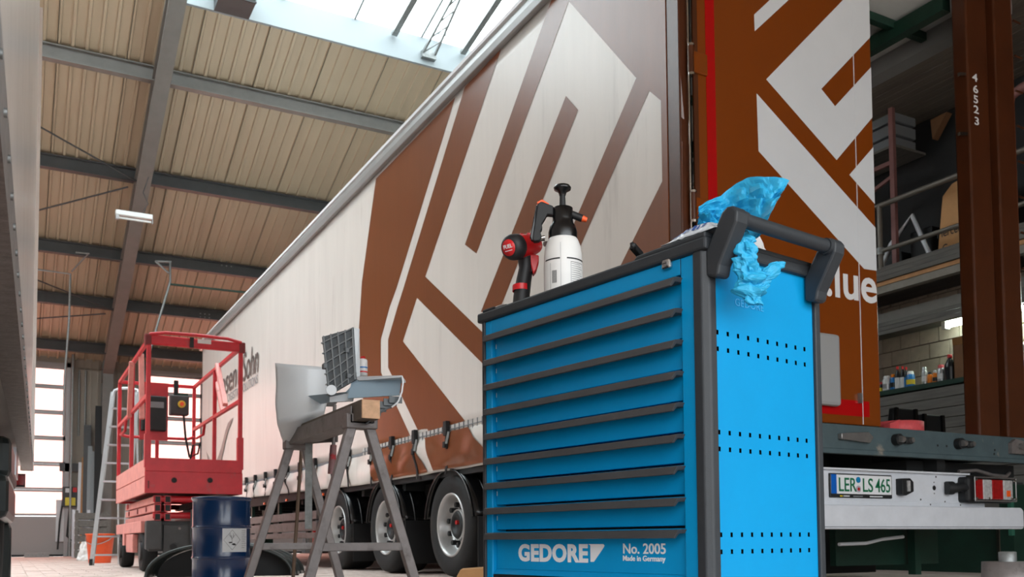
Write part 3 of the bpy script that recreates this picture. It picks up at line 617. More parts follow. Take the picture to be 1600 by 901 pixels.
# side guard planks, tool box, landing leg
for z0, z1 in ((.58, .68), (.44, .555), (.35, .42)): MB().box((XT+.03, 10.75, z0), (XT+.06, 14.6, z1)).build('side_guard_plank', K['steeldull'], T, bevel=.006)
for y in (11.2, 12.6, 14.2): MB().box((XT+.06, y, .4), (XT+.1, y+.08, .9)).build('guard_bracket', K['green'], T)
MB().box((XT+.15, 13.8, .1), (XT+.28, 13.95, .9)).build('landing_leg', K['green'], T)
MB().box((XT+.1, 13.7, 0), (XT+.33, 14.05, .03)).build('landing_foot', K['chassis'], T)
MB().box((XT+.3, 10.6, .4), (XT+.75, 11.4, .84)).build('tool_box', K['chassis'], T, bevel=.02)
for y in (10.4, 12.0, 13.2): MB().box((XT+.0, y, .84), (XT+.02, y+.05, .87)).build('marker_lamp', K['lampor'], T)

# ------------------------------------------------------------------ blue tool trolley
CW, CDp = .778, .392
A0 = radians(8.7)
CA = thing('tool_trolley', 'blue steel tool trolley with nine drawers and black edge strips', 'tool trolley', (1.2092, 1.4144, 0), A0)
def cb(b, name, mat, parent=CA, bevel=0, **k): return b.build(name, K[mat] if isinstance(mat, str) else mat, parent, local=True, bevel=bevel, **k)
body = cb(MB().box((.05, .02, .14), (CDp-.012, CW-.02, .885)), 'body', 'cartblack')
cb(MB().box((.004, .030, .20), (.05, .068, .888)), 'front_post', 'cartblue', bevel=.003)
cb(MB().box((.004, .732, .20), (.05, CW-.014, .888)), 'front_post', 'cartblue', bevel=.003)
hd = cb(MB().box((.004, .068, .853), (.05, .732, .888)), 'header', 'cartblue', bevel=.002)
cb(MB().box((.004, .066, .854), (.0035, .067, .888)), 'header_gap', 'black')
cb(MB().box((.006, .068, .14), (.05, .732, .222)), 'plinth', 'blackmat')
# lock
lk = cb(MB().box((-.006, .088, .872), (.006, .112, .893)), 'lock', 'chrome', hd, bevel=.004)
cb(MB().cyl((-.009, .1, .8825), (-.006, .1, .8825), .007, 14), 'keyhole', 'steeldull', lk); cb(MB().box((-.0095, .094, .8815), (-.0088, .106, .8835)), 'key_slot', 'black', lk)
# drawers
for i in range(9):
    hz = .849-.0645*i
    zb0 = hz-.0645+.0045 if i < 8 else .236
    d = cb(MB().box((.016, .0705, zb0), (.045, .7295, hz-.004)), 'drawer', 'cartblue', bevel=.0015)
    cb(MB().box((.008, .0705, hz-.0035), (.04, .7295, hz-.001)), 'drawer_lip', 'cartblue', d)
    # gripping strip: an overhanging lip with a mitred near end
    prof = [(.016, hz-.004, 0), (-.008, hz-.003, 0), (-.020, hz-.005, .001), (-.022, hz-.0205, .012), (-.016, hz-.0215, .012), (-.012, hz-.012, .006), (.016, hz-.011, .004)]
    n = len(prof); b = MB()
    va = [(x, .062+m_, z) for x, z, m_ in prof]; vb = [(x, .735, z) for x, z, m_ in prof]
    b.add(va+vb, [(k, (k+1) % n, n+(k+1) % n, n+k) for k in range(n)]+[tuple(range(n-1, -1, -1)), tuple(range(n, 2*n))])
    cb(b, 'drawer_handle', 'handle', d, bevel=.0008)
    if i < 8: cb(MB().box((.0155, .7255, hz-.036), (.0165, .7275, hz-.024)), 'slot', 'white', d)
    last = d
cb(MB().prism([(.016, .0705, .236), (.004, .0705, .2235), (.016, .0705, .2225)], (0, .659, 0)), 'lower_lip', 'cartblue', last)
text('GEDORE', .056, (.0152, .6365, .2595), (0, -1, 0), (0, 0, 1), K['white'], 'brand_lettering', last, local=True, bold=.0024, spacing=1.06, depth=.0004, fit=.262)
cb(MB().prism([(.0152, .372, .3), (.0152, .323, .3), (.0152, .319, .297), (.0152, .321, .293), (.0152, .355, .2595), (.0152, .366, .2595), (.0152, .366, .297)], (.0008, 0, 0)), 'brand_triangle', 'white', last)
text('No. 2005', .031, (.0152, .2605, .2795), (0, -1, 0), (0, 0, 1), K['white'], 'model_lettering', last, local=True, bold=.0005, wide=1.1, depth=.0004)
text('Made in Germany', .0165, (.0152, .2605, .2635), (0, -1, 0), (0, 0, 1), K['white'], 'origin_lettering', last, local=True, bold=.0003, wide=1.07, depth=.0004)
# corner strips
def strip(x, y, sx, sy, wx, wy):
    b = MB(); c = .012
    pl = [(x, y+sy*wy), (x, y+sy*c), (x+sx*c, y), (x+sx*wx, y), (x+sx*wx, y+sy*.012), (x+sx*.014, y+sy*wy)]
    b.prism([(p, q, .135) for p, q in pl], (0, 0, .889-.135)); cb(b, 'corner_strip', 'cartblack', bevel=.003)
strip(-.002, -.004, 1, 1, .032, .034); strip(-.002, CW, 1, -1, .03, .022); strip(CDp, -.004, -1, 1, .03, .03); strip(CDp, CW, -1, -1, .03, .03)
# perforated side panel, real holes
xs = [.016]; zs = [.14]; hx = [.040+.0323*k for k in range(10)]; hzs = [.284, .318, .490, .524, .693, .727]
for x in hx: xs += [x-.0036, x+.0036]
for z in hzs: zs += [z-.0047, z+.0047]
xs.append(CDp-.02); zs.append(.888)
b = MB()
for i in range(len(xs)-1):
    for j in range(len(zs)-1):
        if i % 2 == 1 and j % 2 == 1 and i < len(xs)-1 and j < len(zs)-1: 
            b.box((xs[i], .0135, zs[j]), (xs[i+1], .0145, zs[j+1])); continue
        b.add([(xs[i], .004, zs[j]), (xs[i+1], .004, zs[j]), (xs[i+1], .004, zs[j+1]), (xs[i], .004, zs[j+1])], [(0, 1, 2, 3)])
b.v = b.v; 
hb = MB(); pb = MB()
for k, f in enumerate(b.f): (hb if False else pb)
sp = MB()
for i in range(len(xs)-1):
    for j in range(len(zs)-1):
        if i % 2 == 1 and j % 2 == 1: continue
        sp.add([(xs[i], .004, zs[j]), (xs[i+1], .004, zs[j]), (xs[i+1], .004, zs[j+1]), (xs[i], .004, zs[j+1])], [(0, 1, 2, 3)])
sp = cb(sp, 'side_panel', 'cartblue', label='bright blue perforated side panel')
cb(MB().box((.016, .014, .14), (CDp-.02, .018, .888)), 'panel_backing', 'black', sp)
text('GEDORE', .022, (.095, .0032, .79), (1, 0, 0), (0, 0, 1), M('faint_print', (60,165,220), .5), 'faint_lettering', sp, local=True, wide=1.1, depth=.0003)
cb(MB().box((.016, CW-.012, .14), (CDp-.02, CW-.006, .888)), 'side_panel', 'cartblue')
cb(MB().box((CDp-.01, .02, .14), (CDp-.006, CW-.02, .888)), 'back_panel', 'cartblue')
# top tray
b = MB(); b.box((-.006, -.008, .888), (.02, CW+.006, .914)); b.box((CDp-.02, -.008, .888), (CDp+.006, CW+.006, .914)); b.box((.02, -.008, .888), (CDp-.02, .02, .914)); b.box((.02, CW-.02, .888), (CDp-.02, CW+.006, .914)); b.box((.02, .02, .888), (CDp-.02, CW-.02, .903))
tp = cb(b, 'top_tray', 'cartblack', bevel=.005)
b = MB(); b.prism([(-.005, -.006, .912), (-.005, .195, .912), (-.005, .185, .921), (-.005, -.006, .924)], (.03, 0, 0)); cb(b, 'tray_rim', 'cartblack', tp, bevel=.003)
b = MB(); b.prism([(-.005, .76, .913), (-.005, .70, .913), (-.005, .71, .920), (-.005, .76, .920)], (.03, 0, 0)); cb(b, 'tray_rim', 'cartblack', tp, bevel=.002)
b = MB(); b.box((.07, -.006, .912), (CDp-.03, .012, .922)); cb(b, 'tray_rim', 'cartblack', tp, bevel=.003)
# push handle
for x0, x1 in ((.004, .042), (.330, .368)):
    oy = 0
    pl = [(0.0, .835), (-.022, .828), (-.030, .832), (-.034, .85), (-.078, .925), (-.080, .945), (-.070, .958), (-.055, .960), (-.042, .952), (0.0, .885)]
    b = MB(); b.prism([(x0, y_, z_) for y_, z_ in pl], (x1-x0, 0, 0)); br = cb(b, 'handle_bracket', 'cartblack', bevel=.005)
    cb(MB().prism([(x1-.001, -.012, .842), (x1-.001, -.026, .842), (x1-.001, -.046, .882), (x1-.001, -.03, .882)], (.0018, 0, 0)), 'bracket_recess', 'black', br)
    cb(MB().prism([(x1-.0, -.016, .838), (x1-.0, -.02, .838), (x1-.0, -.024, .855)], (.003, 0, 0)), 'bracket_clip', 'steel', br)
cb(MB().cyl((.03, -.06, .94), (.345, -.06, .94), .0145, 24), 'push_bar', 'cartblack')
for x in (.045, .326): cb(MB().cyl((x-.006, -.06, .94), (x+.006, -.06, .94), .0175, 24), 'bar_collar', 'cartblack')
# castors
for x, y in ((.06, .07), (CDp-.06, .07), (.06, CW-.07), (CDp-.06, CW-.07)):
    b = MB(); b.box((x-.04, y-.04, .125), (x+.04, y+.04, .14)); b.box((x-.024, y-.03, .05), (x-.02, y+.03, .125)); b.box((x+.02, y-.03, .05), (x+.024, y+.03, .125)); cst = cb(b, 'castor_fork', 'steel')
    cb(MB().cyl((x-.018, y, .0605), (x+.018, y, .0605), .06, 24), 'castor_wheel', 'blackmat', cst)
CM = WM[CA.name]
def cl(x, y, z): return CM @ Vector((x, y, z))

# ------------------------------------------------------------------ things on the trolley
# pressure sprayer
bx, by = .10, .551
sp_ = thing('pressure_sprayer', 'white pressure sprayer bottle with black pump head on the trolley', 'spray bottle', cl(bx, by, .903), A0)
def lb(b, nm, mt, par, **k): return b.build(nm, K[mt], par, local=True, **k)
lb(MB().lathe([(0, 0), (.044, 0), (.0485, .006), (.0495, .02), (.0495, .10), (.0485, .128), (.045, .152), (.039, .168), (.032, .178), (.0, .179)], (0, 0, 0), n=40), 'bottle_body', 'bottle', sp_)
for a0, a1, h0, h1, mt, rr in ((2.9, 3.85, .108, .1115, 'ink', .0500), (4.2, 5.4, .108, .1115, 'ink', .0500)):
    lb(MB().lathe([(rr-.0004, h0), (rr-.0004, h1)], (0, 0, 0), n=12, a0=a0, a1=a1), 'printed_band', mt, sp_)
def wrap(a, z, w_, h_, mt, r=.0498, nm='label_print'):
    lb(MB().lathe([(r, z), (r, z+h_)], (0, 0, 0), n=6, a0=a, a1=a+w_), nm, mt, sp_)
for k in range(9): wrap(3.42+k*.03, .048, .012+.01*(k % 3 == 0), .032, 'ink')
for k in range(12): wrap(4.45, .035+k*.0055, .75-.1*(k % 3), .0012, 'inkgrey')
for zz in (.034, .10): wrap(4.4, zz, .85, .0012, 'ink')
wrap(4.4, .034, .02, .066, 'inkgrey'); wrap(3.3, .03, .02, .07, 'inkgrey'); wrap(3.88, .0, .012, .15, 'inkgrey')
wrap(3.0, .022, .04, .012, 'ink'); 
for k, ch in enumerate((3.2, 3.28, 3.36, 3.44, 3.56, 3.64)): wrap(ch, .024, .045, .009, 'ink')
lb(MB().lathe([(.037, .172), (.037, .19), (.033, .205), (.028, .212), (.026, .222), (.026, .252), (.022, .254), (0, .254)], (0, 0, 0), n=32), 'pump_collar', 'blackgloss', sp_)
lb(MB().cyl((0, 0, .25), (0, 0, .292), .0085, 16, r2=.007), 'pump_rod', 'blackmat', sp_)
lb(MB().lathe([(.008, .285), (.011, .295), (.0215, .301), (.0225, .306), (.019, .311), (0, .313)], (0, 0, 0), n=28), 'pump_knob', 'blackgloss', sp_)
tinv = WM[sp_.name].inverted()
vd = (tinv.to_3x3() @ Vector((R0.x, R0.y, 0))).normalized()      # the spout runs across the view
def q(u, z, o=0): 
    nrm = Vector((-vd.y, vd.x, 0)); return Vector((vd.x*u, vd.y*u, z))+nrm*o
def slab(pl, nm, mt, th, par=sp_, **k):
    nrm = Vector((-vd.y, vd.x, 0)); return lb(MB().prism([q(u, z, -th/2) for u, z in pl], nrm*th), nm, mt, par, **k)
slab([(-.024, .232), (-.024, .256), (-.055, .268), (-.064, .262), (-.078, .172), (-.074, .165), (-.060, .166), (-.054, .176), (-.058, .19), (-.052, .198), (-.054, .21), (-.046, .222), (-.04, .234)], 'grip', 'blackmat', .022, bevel=.003)
slab([(-.062, .262), (-.068, .258), (-.084, .178), (-.08, .168), (-.074, .168), (-.066, .25)], 'trigger_lever', 'blackgloss', .014, bevel=.002)
slab([(-.034, .262), (-.052, .274), (-.066, .267), (-.064, .261), (-.05, .266), (-.036, .257)], 'lock_button', 'orange', .018, bevel=.002)
lb(MB().cyl(q(.02, .238), q(.05, .226), .0095, 14), 'nozzle', 'blackmat', sp_); lb(MB().cyl(q(.05, .226), q(.062, .222), .0085, 12, r2=.006), 'nozzle_tip', 'orange', sp_)
lb(MB().cyl(q(-.058, .176), q(-.046, .178), .005, 10), 'valve', 'chrome', sp_)
# cordless impact wrench
wx, wy = .085, .69
wp = P(817, 480, 2.42)
wv = thing('impact_wrench', 'red and black cordless impact wrench standing on the trolley', 'power tool', (wp.x, wp.y, .9035), 0)
def wq(px, py, d): return P(px, py, d)
b = MB(); a, c = wq(803, 386, 2.37), wq(852, 381, 2.47); dd = (c-a)
b.lathe([(0, 0), (.027, 0), (.030, .006), (.0305, .05), (.028, .075), (.022, .095), (.012, .1), (0, .1)], a, dd, 28); wb_ = b.build('motor_housing', K['red'], wv)
b = MB(); b.lathe([(0, -.022), (.022, -.022), (.030, -.016), (.0335, -.006), (.0335, .012), (.031, .016)], a, dd, 28); cap = b.build('rear_cap', K['toolblack'], wv)
b = MB(); b.lathe([(0, -.0235), (.021, -.0235), (.0215, -.021)], a, dd, 24); rc = b.build('cap_badge', K['red'], cap)
n_ = -dd.normalized(); ex = Z.cross(n_).normalized(); ey = n_.cross(ex)
text('FUEL', .0135, a+n_*.024-ex*.0155-ey*.001, ex, ey, K['white'], 'badge_lettering', cap, bold=.0004, depth=.0003)
MB().prism([a+n_*.0238+ex*x_+ey*z_ for x_, z_ in ((-.012, -.0085), (.012, -.0085), (.012, -.0065), (-.012, -.0065))], n_*.0003).build('badge_line', K['white'], cap)
b = MB(); cc_ = a+dd*.52; b.box((-.02, -.0002, -.006), (.024, .0002, .006)); 
fwd = -F0; t1 = dd.normalized(); nn = (fwd-t1*fwd.dot(t1)).normalized(); up2 = nn.cross(t1)*-1
pl = [cc_+nn*.031+t1*x_+up2*z_ for x_, z_ in ((-.024, -.006), (.024, -.006), (.024, .006), (-.024, .006))]
MB().prism(pl, nn*.0012).build('model_plate', K['black'], wb_); MB().prism([p+nn*.0012 for p in [cc_+nn*.031+t1*x_+up2*z_ for x_, z_ in ((-.012, -.002), (.018, -.002), (.018, .003), (-.012, .003))]], nn*.0003).build('plate_print', K['inkgrey'], wb_)
for k in range(3):
    c2 = a+dd*(.25+.22*k); MB().box(c2+Vector((-.006, -.004, .028)), c2+Vector((.006, .004, .034))).build('housing_rib', K['red'], wb_, bevel=.002)
b = MB(); ring = []
hp = [(820, 398, .021, .030), (822, 418, .019, .026), (818, 440, .0205, .025), (815, 462, .022, .027), (814, 489, .024, .030)]
vs = []; nseg = 14
for px, py, ra, rb in hp:
    c3 = P(px, py, 2.42)
    for k in range(nseg):
        t = 2*pi*k/nseg; vs.append(c3+R0*ra*cos(t)+F0*rb*sin(t))
b.add(vs, [(j*nseg+k, j*nseg+(k+1) % nseg, (j+1)*nseg+(k+1) % nseg, (j+1)*nseg+k) for j in range(4) for k in range(nseg)], True); b.build('handle', K['toolblack'], wv)
vs = []
for px, py, rs in ((814.5, 446, 1.05), (814.5, 455, 1.05)):
    c3 = P(px, py, 2.42)
    for k in range(nseg):
        t = 2*pi*k/nseg; vs.append(c3+R0*.0225*cos(t)*rs+F0*.027*sin(t)*rs)
MB().add(vs, [(k, (k+1) % nseg, nseg+(k+1) % nseg, nseg+k) for k in range(nseg)], True).build('handle_band', K['red'], wv)
c3 = P(814, 489, 2.42); MB().box((c3.x-.03, c3.y-.03, .9035), (c3.x+.03, c3.y+.035, .928)).build('battery_base', K['toolblack'], wv, bevel=.006)
pl = [P(px, py, 2.40) for px, py in ((826, 396), (842, 398), (842, 408), (838, 422), (833, 428), (829, 412))]
MB().prism(pl, F0*.03).build('trigger_guard', K['red'], wv, bevel=.003)
pl = [P(px, py, 2.405) for px, py in ((829, 412), (835, 414), (833, 424), (829, 424))]; MB().prism(pl, F0*.02).build('trigger', K['toolblack'], wv, bevel=.002)
c3 = wq(852, 381, 2.47); MB().cyl(c3, c3+dd.normalized()*.03, .008, 8).build('anvil', K['steel'], wv)
# paper sheet under the wrench, black clip, bag, tissue
b = MB(); b.grid(lambda u, v: cl(.0+.09*u, .66+.08*v, .9165+.003*sin(u*3+v*4)), 6, 6); b.build('paper_sheet', K['tissue'], label='thin white paper lying under the impact wrench', cat='paper', solid=.0008)
pa, pb_ = P(988, 384, 2.03), P(1001, 399, 2.06)
g = thing('black_clip', 'small black plastic clip poking over the trolley edge', 'clip', pb_-Vector((0, 0, .02)))
MB().bar(pa, pb_, .014, .014).build('clip_body', K['blackmat'], g, bevel=.002); MB().cyl(P(987, 385, 2.03), P(991, 383, 2.03), .009, 10).build('clip_head', K['blackmat'], g)
MB().bar(pb_, pb_-Vector((0, 0, .03)), .012, .012).build('clip_foot', K['blackmat'], g)
def bagf(u, v):
    x = .0+.07*v; y = .118-.15*u; e = min(1, u*2.0)**.7*min(1, (1-u)*5)
    return cl(x, y, .9255+.005*v+e*sin(pi*min(1, v*1.0))**.7*(.024+.010*noise.noise((u*4, v*3, 2)))+.003*noise.noise((u*14, v*12, 5))*e)
bg_ = thing('plastic_bag', 'crinkled clear plastic bag with blue print on the trolley corner', 'bag', cl(.04, .04, .916), A0)
MB().grid(bagf, 30, 18).build('bag_film', K['bag'], bg_, solid=.0006)
for k in range(7):
    u = .2+k*.085; o_ = (cl(-.0016, 0, 0)-cl(0, 0, 0))+Z*.0012
    MB().prism([bagf(u, .08)+o_, bagf(u+.055-.02*(k % 2), .08)+o_, bagf(u+.055-.02*(k % 2), .24)+o_, bagf(u, .24)+o_], Vector((0, 0, .0003))).build('bag_print', K['inkblue'], bg_)
ts = thing('white_tissue', 'crumpled white tissue behind the push handle', 'tissue', cl(.21, .03, .904), A0)
def tisf(u, v):
    c0 = cl(.12+.14*u, .015+.05*v, .905+.05*sin(pi*v)*sin(pi*(.1+.8*u))); n1 = noise.noise_vector((u*5, v*5, 1)); return c0+Vector(n1)*.018+Vector((0, 0, .012))
MB().grid(tisf, 16, 12, False).build('tissue_sheet', K['tissue'], ts, solid=.0006)
# blue wiping paper: a standing sheet and a crumpled wad hanging over the side
bp_ = thing('blue_wiping_paper', 'crumpled bright blue wiping paper tucked behind the push handle', 'paper towel', cl(.1, .0, .915), A0)
topc = [(1092, 322), (1108, 312), (1126, 305), (1145, 290), (1165, 279), (1190, 275), (1213, 277), (1234, 281)]
botc = [(1092, 352), (1106, 362), (1124, 372), (1140, 380), (1158, 380), (1176, 376), (1192, 362), (1206, 330)]
def sheetf(u, v):
    f = u*7; i = min(6, int(f)); t = f-i
    tx = topc[i][0]*(1-t)+topc[i+1][0]*t; ty_ = topc[i][1]*(1-t)+topc[i+1][1]*t; bx_ = botc[i][0]*(1-t)+botc[i+1][0]*t; by_ = botc[i][1]*(1-t)+botc[i+1][1]*t
    dep = 1.93+.05*sin(u*5)+.05*(1-v)*u
    p_ = P(tx*(1-v)+bx_*v, ty_*(1-v)+by_*v, dep)
    k_ = min(1, v*2.2+.15)
    r1 = abs(noise.noise((u*5+1, v*5, 3)))*2-.5; r2 = abs(noise.noise((u*11, v*10, 8)))-.2
    return p_-F0*(.035*r1*k_+.015*r2*k_)+Z*.004*noise.noise((u*9, v*9, 1))
MB().grid(sheetf, 34, 22, False).build('standing_sheet', K['bluepaper'], bp_, solid=.0008)
def wadpath(c0, c1, r0, r1, seed, n1=16, n2=22):
    b = MB(); vs = []
    for j in range(n2+1):
        t = j/n2; c = c0.lerp(c1, t); rr = (r0*(1-t)+r1*t)*(.35+.65*sin(pi*(.08+.84*t))**.5)
        for k in range(n1):
            a_ = 2*pi*k/n1; d_ = R0*cos(a_)+F0*sin(a_)*.62
            q_ = c+d_*rr; nn_ = abs(noise.noise(q_*42+Vector((seed, 0, 0))))*1.5-.35+.6*(abs(noise.noise(q_*90+Vector((0, seed, 0))))-.25)
            vs.append(q_+d_*rr*nn_*.95+Z*.006*noise.noise(q_*60))
    b.add(vs, [(j*n1+k, j*n1+(k+1) % n1, (j+1)*n1+(k+1) % n1, (j+1)*n1+k) for j in range(n2) for k in range(n1)], False)
    b.add(vs[:n1], [tuple(range(n1))]); b.add(vs[-n1:], [tuple(range(n1))]); return b
wd = wadpath(P(1163, 372, 1.80), P(1178, 476, 1.80), .021, .024, 3, 26, 40).build('hanging_wad', K['bluepaper'], bp_)
wadpath(P(1176, 460, 1.80), P(1215, 410, 1.82), .018, .019, 11, 24, 28).build('hanging_wad', K['bluepaper'], bp_)
wadpath(P(1157, 362, 1.85), P(1166, 405, 1.80), .022, .018, 6, 20, 20).build('hanging_wad', K['bluepaper'], bp_)

# ------------------------------------------------------------------ white box body parked on the left
VD = Vector((.0246, .9997, 0)); VN = Vector((.9997, -.0246, 0))
V0 = Vector((.11, 7.0, 0))
def vp_(al, out, z): return V0-VD*al+VN*out+Z*z          # al: back from the far end, out: to the right of the panel
LV = thing('white_trailer', 'white glossy trailer side at the left edge with a black wheel', 'trailer', vp_(2.8, -1.25, 0))
MB().prism([vp_(0, 0, .83), vp_(0, -2.5, .83), vp_(0, -2.5, 4.0), vp_(0, 0, 4.0)], -VD*6.1).build('box_body', K['vanwhite'], LV)
b = MB(); b.prism([vp_(-.01, .012, .80), vp_(-.01, -.05, .80), vp_(-.01, -.05, .92), vp_(-.01, .012, .92)], -VD*6.1); rl = b.build('lower_rail', K['vanrail'], LV)
for k in range(40): MB().cyl(vp_(.08+k*.16, .012, .86), vp_(.08+k*.16, .016, .86), .006, 6).build('rivet', K['zinc'], rl)
MB().prism([vp_(-.03, .02, .80), vp_(-.03, -.06, .80), vp_(-.03, -.06, 4.0), vp_(-.03, .02, 4.0)], -VD*.06).build('corner_profile', K['vanwhite'], LV)
MB().prism([vp_(.5, -.5, .5), vp_(.5, -.7, .5), vp_(.5, -.7, .82), vp_(.5, -.5, .82)], -VD*6).build('chassis_beam', K['chassis'], LV)
MB().prism([vp_(.5, -1.8, .5), vp_(.5, -2.0, .5), vp_(.5, -2.0, .82), vp_(.5, -1.8, .82)], -VD*6).build('chassis_beam', K['chassis'], LV)
def lwheel(al, o0, sg):
    c = vp_(al, o0, .42); t_ = MB().lathe([(.0, .05*sg), (.24, .05*sg), (.25, 0), (.33, -.015*sg), (.41, .01*sg), (.42, .05*sg), (.42, .27*sg), (.4, .3*sg), (.24, .3*sg), (0, .28*sg)], c, -VN, 40).build('tyre', K['rubber'], LV)
    MB().lathe([(.25, -.005*sg), (.235, .0), (.22, .1*sg), (.1, .12*sg), (.08, .04*sg), (0, .03*sg)], c, -VN, 32).build('rim', K['blackmat'], t_)
for al in (1.75, 3.1, 4.45): lwheel(al, -.12, 1); lwheel(al, -2.38, -1)
# stepped black mudguard and flap at the far end
def mg(al0, al1, z0, z1, o0, o1): MB().prism([vp_(al0, o1, z0), vp_(al0, o0, z0), vp_(al0, o0, z1), vp_(al0, o1, z1)], -VD*(al1-al0)).build('mudguard', K['fender'], LV, bevel=.035)
mg(1.18, 2.35, .60, .79, -.45, -.055); mg(1.08, 2.4, .42, .62, -.46, -.062); mg(1.12, 1.3, .05, .43, -.46, -.075)
MB().prism([vp_(1.2, -.05, .66), vp_(1.2, -.1, .66), vp_(1.2, -.1, .8), vp_(1.2, -.05, .8)], -VD*.5).build('mudguard_stay', K['alu'], LV)
q_ = MB().prism([vp_(.62, -.02, .655), vp_(.62, -.1, .655), vp_(.62, -.1, .735), vp_(.62, -.02, .735)], -VD*.03).build('marker_lamp', K['blackmat'], LV)
MB().prism([vp_(.655, -.025, .665), vp_(.655, -.09, .665), vp_(.655, -.09, .725), vp_(.655, -.025, .725)], -VD*.012).build('lens', K['lampred'], q_)
MB().prism([vp_(.63, -.1, .68), vp_(.63, -.6, .68), vp_(.63, -.6, .72), vp_(.63, -.1, .72)], -VD*.03).build('lamp_bracket', K['chassis'], LV)

# ------------------------------------------------------------------ trestle, timber, clamp and bumper
TX, TY0, TY1 = 1.12, 3.2, 4.10
TS = thing('trestle', 'grey steel trestle with splayed legs carrying the bumper', 'trestle', (TX, 3.65, 0))
tb = MB(); tb.box((TX-.045, TY0, .74), (TX+.045, TY1, .745)); tb.box((TX-.045, TY0, .745), (TX-.04, TY1, .80)); tb.box((TX+.04, TY0, .745), (TX+.045, TY1, .80)); tb.build('beam', K['steeldull'], TS)
for y in (TY0+.03, TY1-.03):
    for s in (-1, 1):
        MB().bar((TX+s*.025, y, .76), (TX+s*.25, y+(.04 if y > 3.6 else -.04), 0.0), .035, .035, up=(0, 1, 0)).build('leg', K['steeldull'], TS, bevel=.004)
    MB().bar((TX-.168, y+(.025 if y > 3.6 else -.025), .29), (TX+.168, y+(.025 if y > 3.6 else -.025), .29), .03, .03).build('cross_brace', K['steeldull'], TS, bevel=.003)
    MB().box((TX-.06, y-.03, .72), (TX+.06, y+.03, .775)).build('leg_socket', K['steeldull'], TS, bevel=.005)
for s, zz in ((-1, .29), (1, .29)):
    pass
TI = thing('timber_beam', 'old square timber with a pale sawn end lying on the trestle', 'timber', (TX+.02, 3.6, .745))
MB().box((TX-.034, 3.12, .745), (TX+.036, 4.2, .815)).build('timber_body', K['timber'], TI, bevel=.004)
MB().box((TX-.032, 3.112, .747), (TX+.034, 3.1199, .813)).build('timber_end', K['timberend'], TI)
# screw clamp
CLp = thing('screw_clamp', 'steel screw clamp with red worn handle hanging on the trestle', 'clamp', (TX-.07, 3.9, .4))
a = P(483, 622, 4.02); c = P(484, 826, 4.02); MB().bar(a, Vector((a.x, a.y, c.z)), .03, .012, up=F0).build('clamp_rail', K['zinc'], CLp, bevel=.001)
a2 = P(523, 676, 3.86); z1 = P(520, 688, 3.9).z
MB().prism([Vector((a.x, a.y, z1+.03))-R0*.02, Vector((a.x, a.y, z1+.0))-R0*.02, P(518, 690, 3.95), P(527, 690, 3.95), P(527, 678, 3.95), Vector((a.x, a.y, z1+.055))+R0*.02], F0*.02).build('sliding_arm', K['steeldull'], CLp, bevel=.003)
MB().prism([P(477, 622, 4.0), P(477, 634, 4.0), P(520, 634, 3.96), P(526, 628, 3.96), P(526, 622, 3.96)], F0*.02).build('fixed_jaw', K['steeldull'], CLp, bevel=.003)
MB().cyl(P(523, 632, 3.95), P(521, 700, 3.95), .008, 10).build('spindle', K['steeldull'], CLp)
MB().cyl(P(521, 695, 3.95), P(518, 740, 3.95), .014, 14, r2=.017).build('clamp_handle', M('worn_handle', (140,104,104), .6, 0, .2, 20, dirt=((190,40,48), .5, .62, 30)), CLp)
# bumper corner
BU = thing('truck_bumper', 'light grey plastic truck bumper corner with ribbed dark back on the trestle', 'bumper', (TX, 3.7, .8))
# outer skin on the left: curved shell with a crease
def skin(u, v):
    rows = [(567, 431, 574, 512, 0), (600, 432.5, 604, 512, .0), (630, 431, 628, 511, -.008), (661, 434, 641, 507, -.02), (681, 440, 662, 502, .07), (695, 446, 679, 484, .15)]
    f = v*5; i = min(4, int(f)); t = f-i; a_, b_ = rows[i], rows[i+1]; yl, xl, yr, xr, of = [a_[k]*(1-t)+b_[k]*t for k in range(5)]
    return P(xl+(xr-xl)*u, yl+(yr-yl)*u, 3.97+of-.12*u+.10*u*u-.03*sin(pi*u))
MB().grid(skin, 18, 25).build('outer_skin', K['bump'], BU, solid=.008)
def lipf(u, v):
    a_ = skin(0, v); return a_+F0*.05*u-R0*.004*sin(u*pi)
MB().grid(lipf, 4, 20).build('return_flange', K['bump'], BU, solid=.006)
# ribbed back panel
dq = 3.42
ca, cb2, ccn, cdn = P(503, 526, dq+.02), P(553, 512, dq), P(557, 592, dq), P(513, 618, dq+.02)
rp = MB().prism([ca, cb2, ccn, cdn], F0*.012).build('ribbed_panel', K['bumpin'], BU)
def bil(u, v): return (ca*(1-u)+cb2*u)*(1-v)+(cdn*(1-u)+ccn*u)*v
for k in range(5):
    u = .06+k*.225; MB().bar(bil(u, 0), bil(u, 1), .004, .02, up=F0).build('rib', K['ribgrey'], rp)
for k in range(6):
    v = .06+k*.175; MB().bar(bil(-.03, v+.05), bil(1.0, v-.06), .004, .018, up=F0).build('rib', K['ribgrey'], rp)
for (u, v) in ((.72, .38), (.72, .86), (-.02, .5)):
    c5 = bil(u, v); MB().box(c5-Vector((.008, .016, .010)), c5+Vector((.008, .01, .010))).build('clip_tower', K['bumpin'], rp, bevel=.003)
MB().cyl(P(518, 609, dq-.03), P(518, 609, dq), .019, 16).build('grey_plug', K['bump'], rp, bevel=.004)
# front face seen edge on
MB().prism([P(553, 512, dq), P(561, 513, dq+.02), P(562, 586, dq+.03), P(556, 592, dq)], F0*.012).build('white_edge', K['bump'], BU)
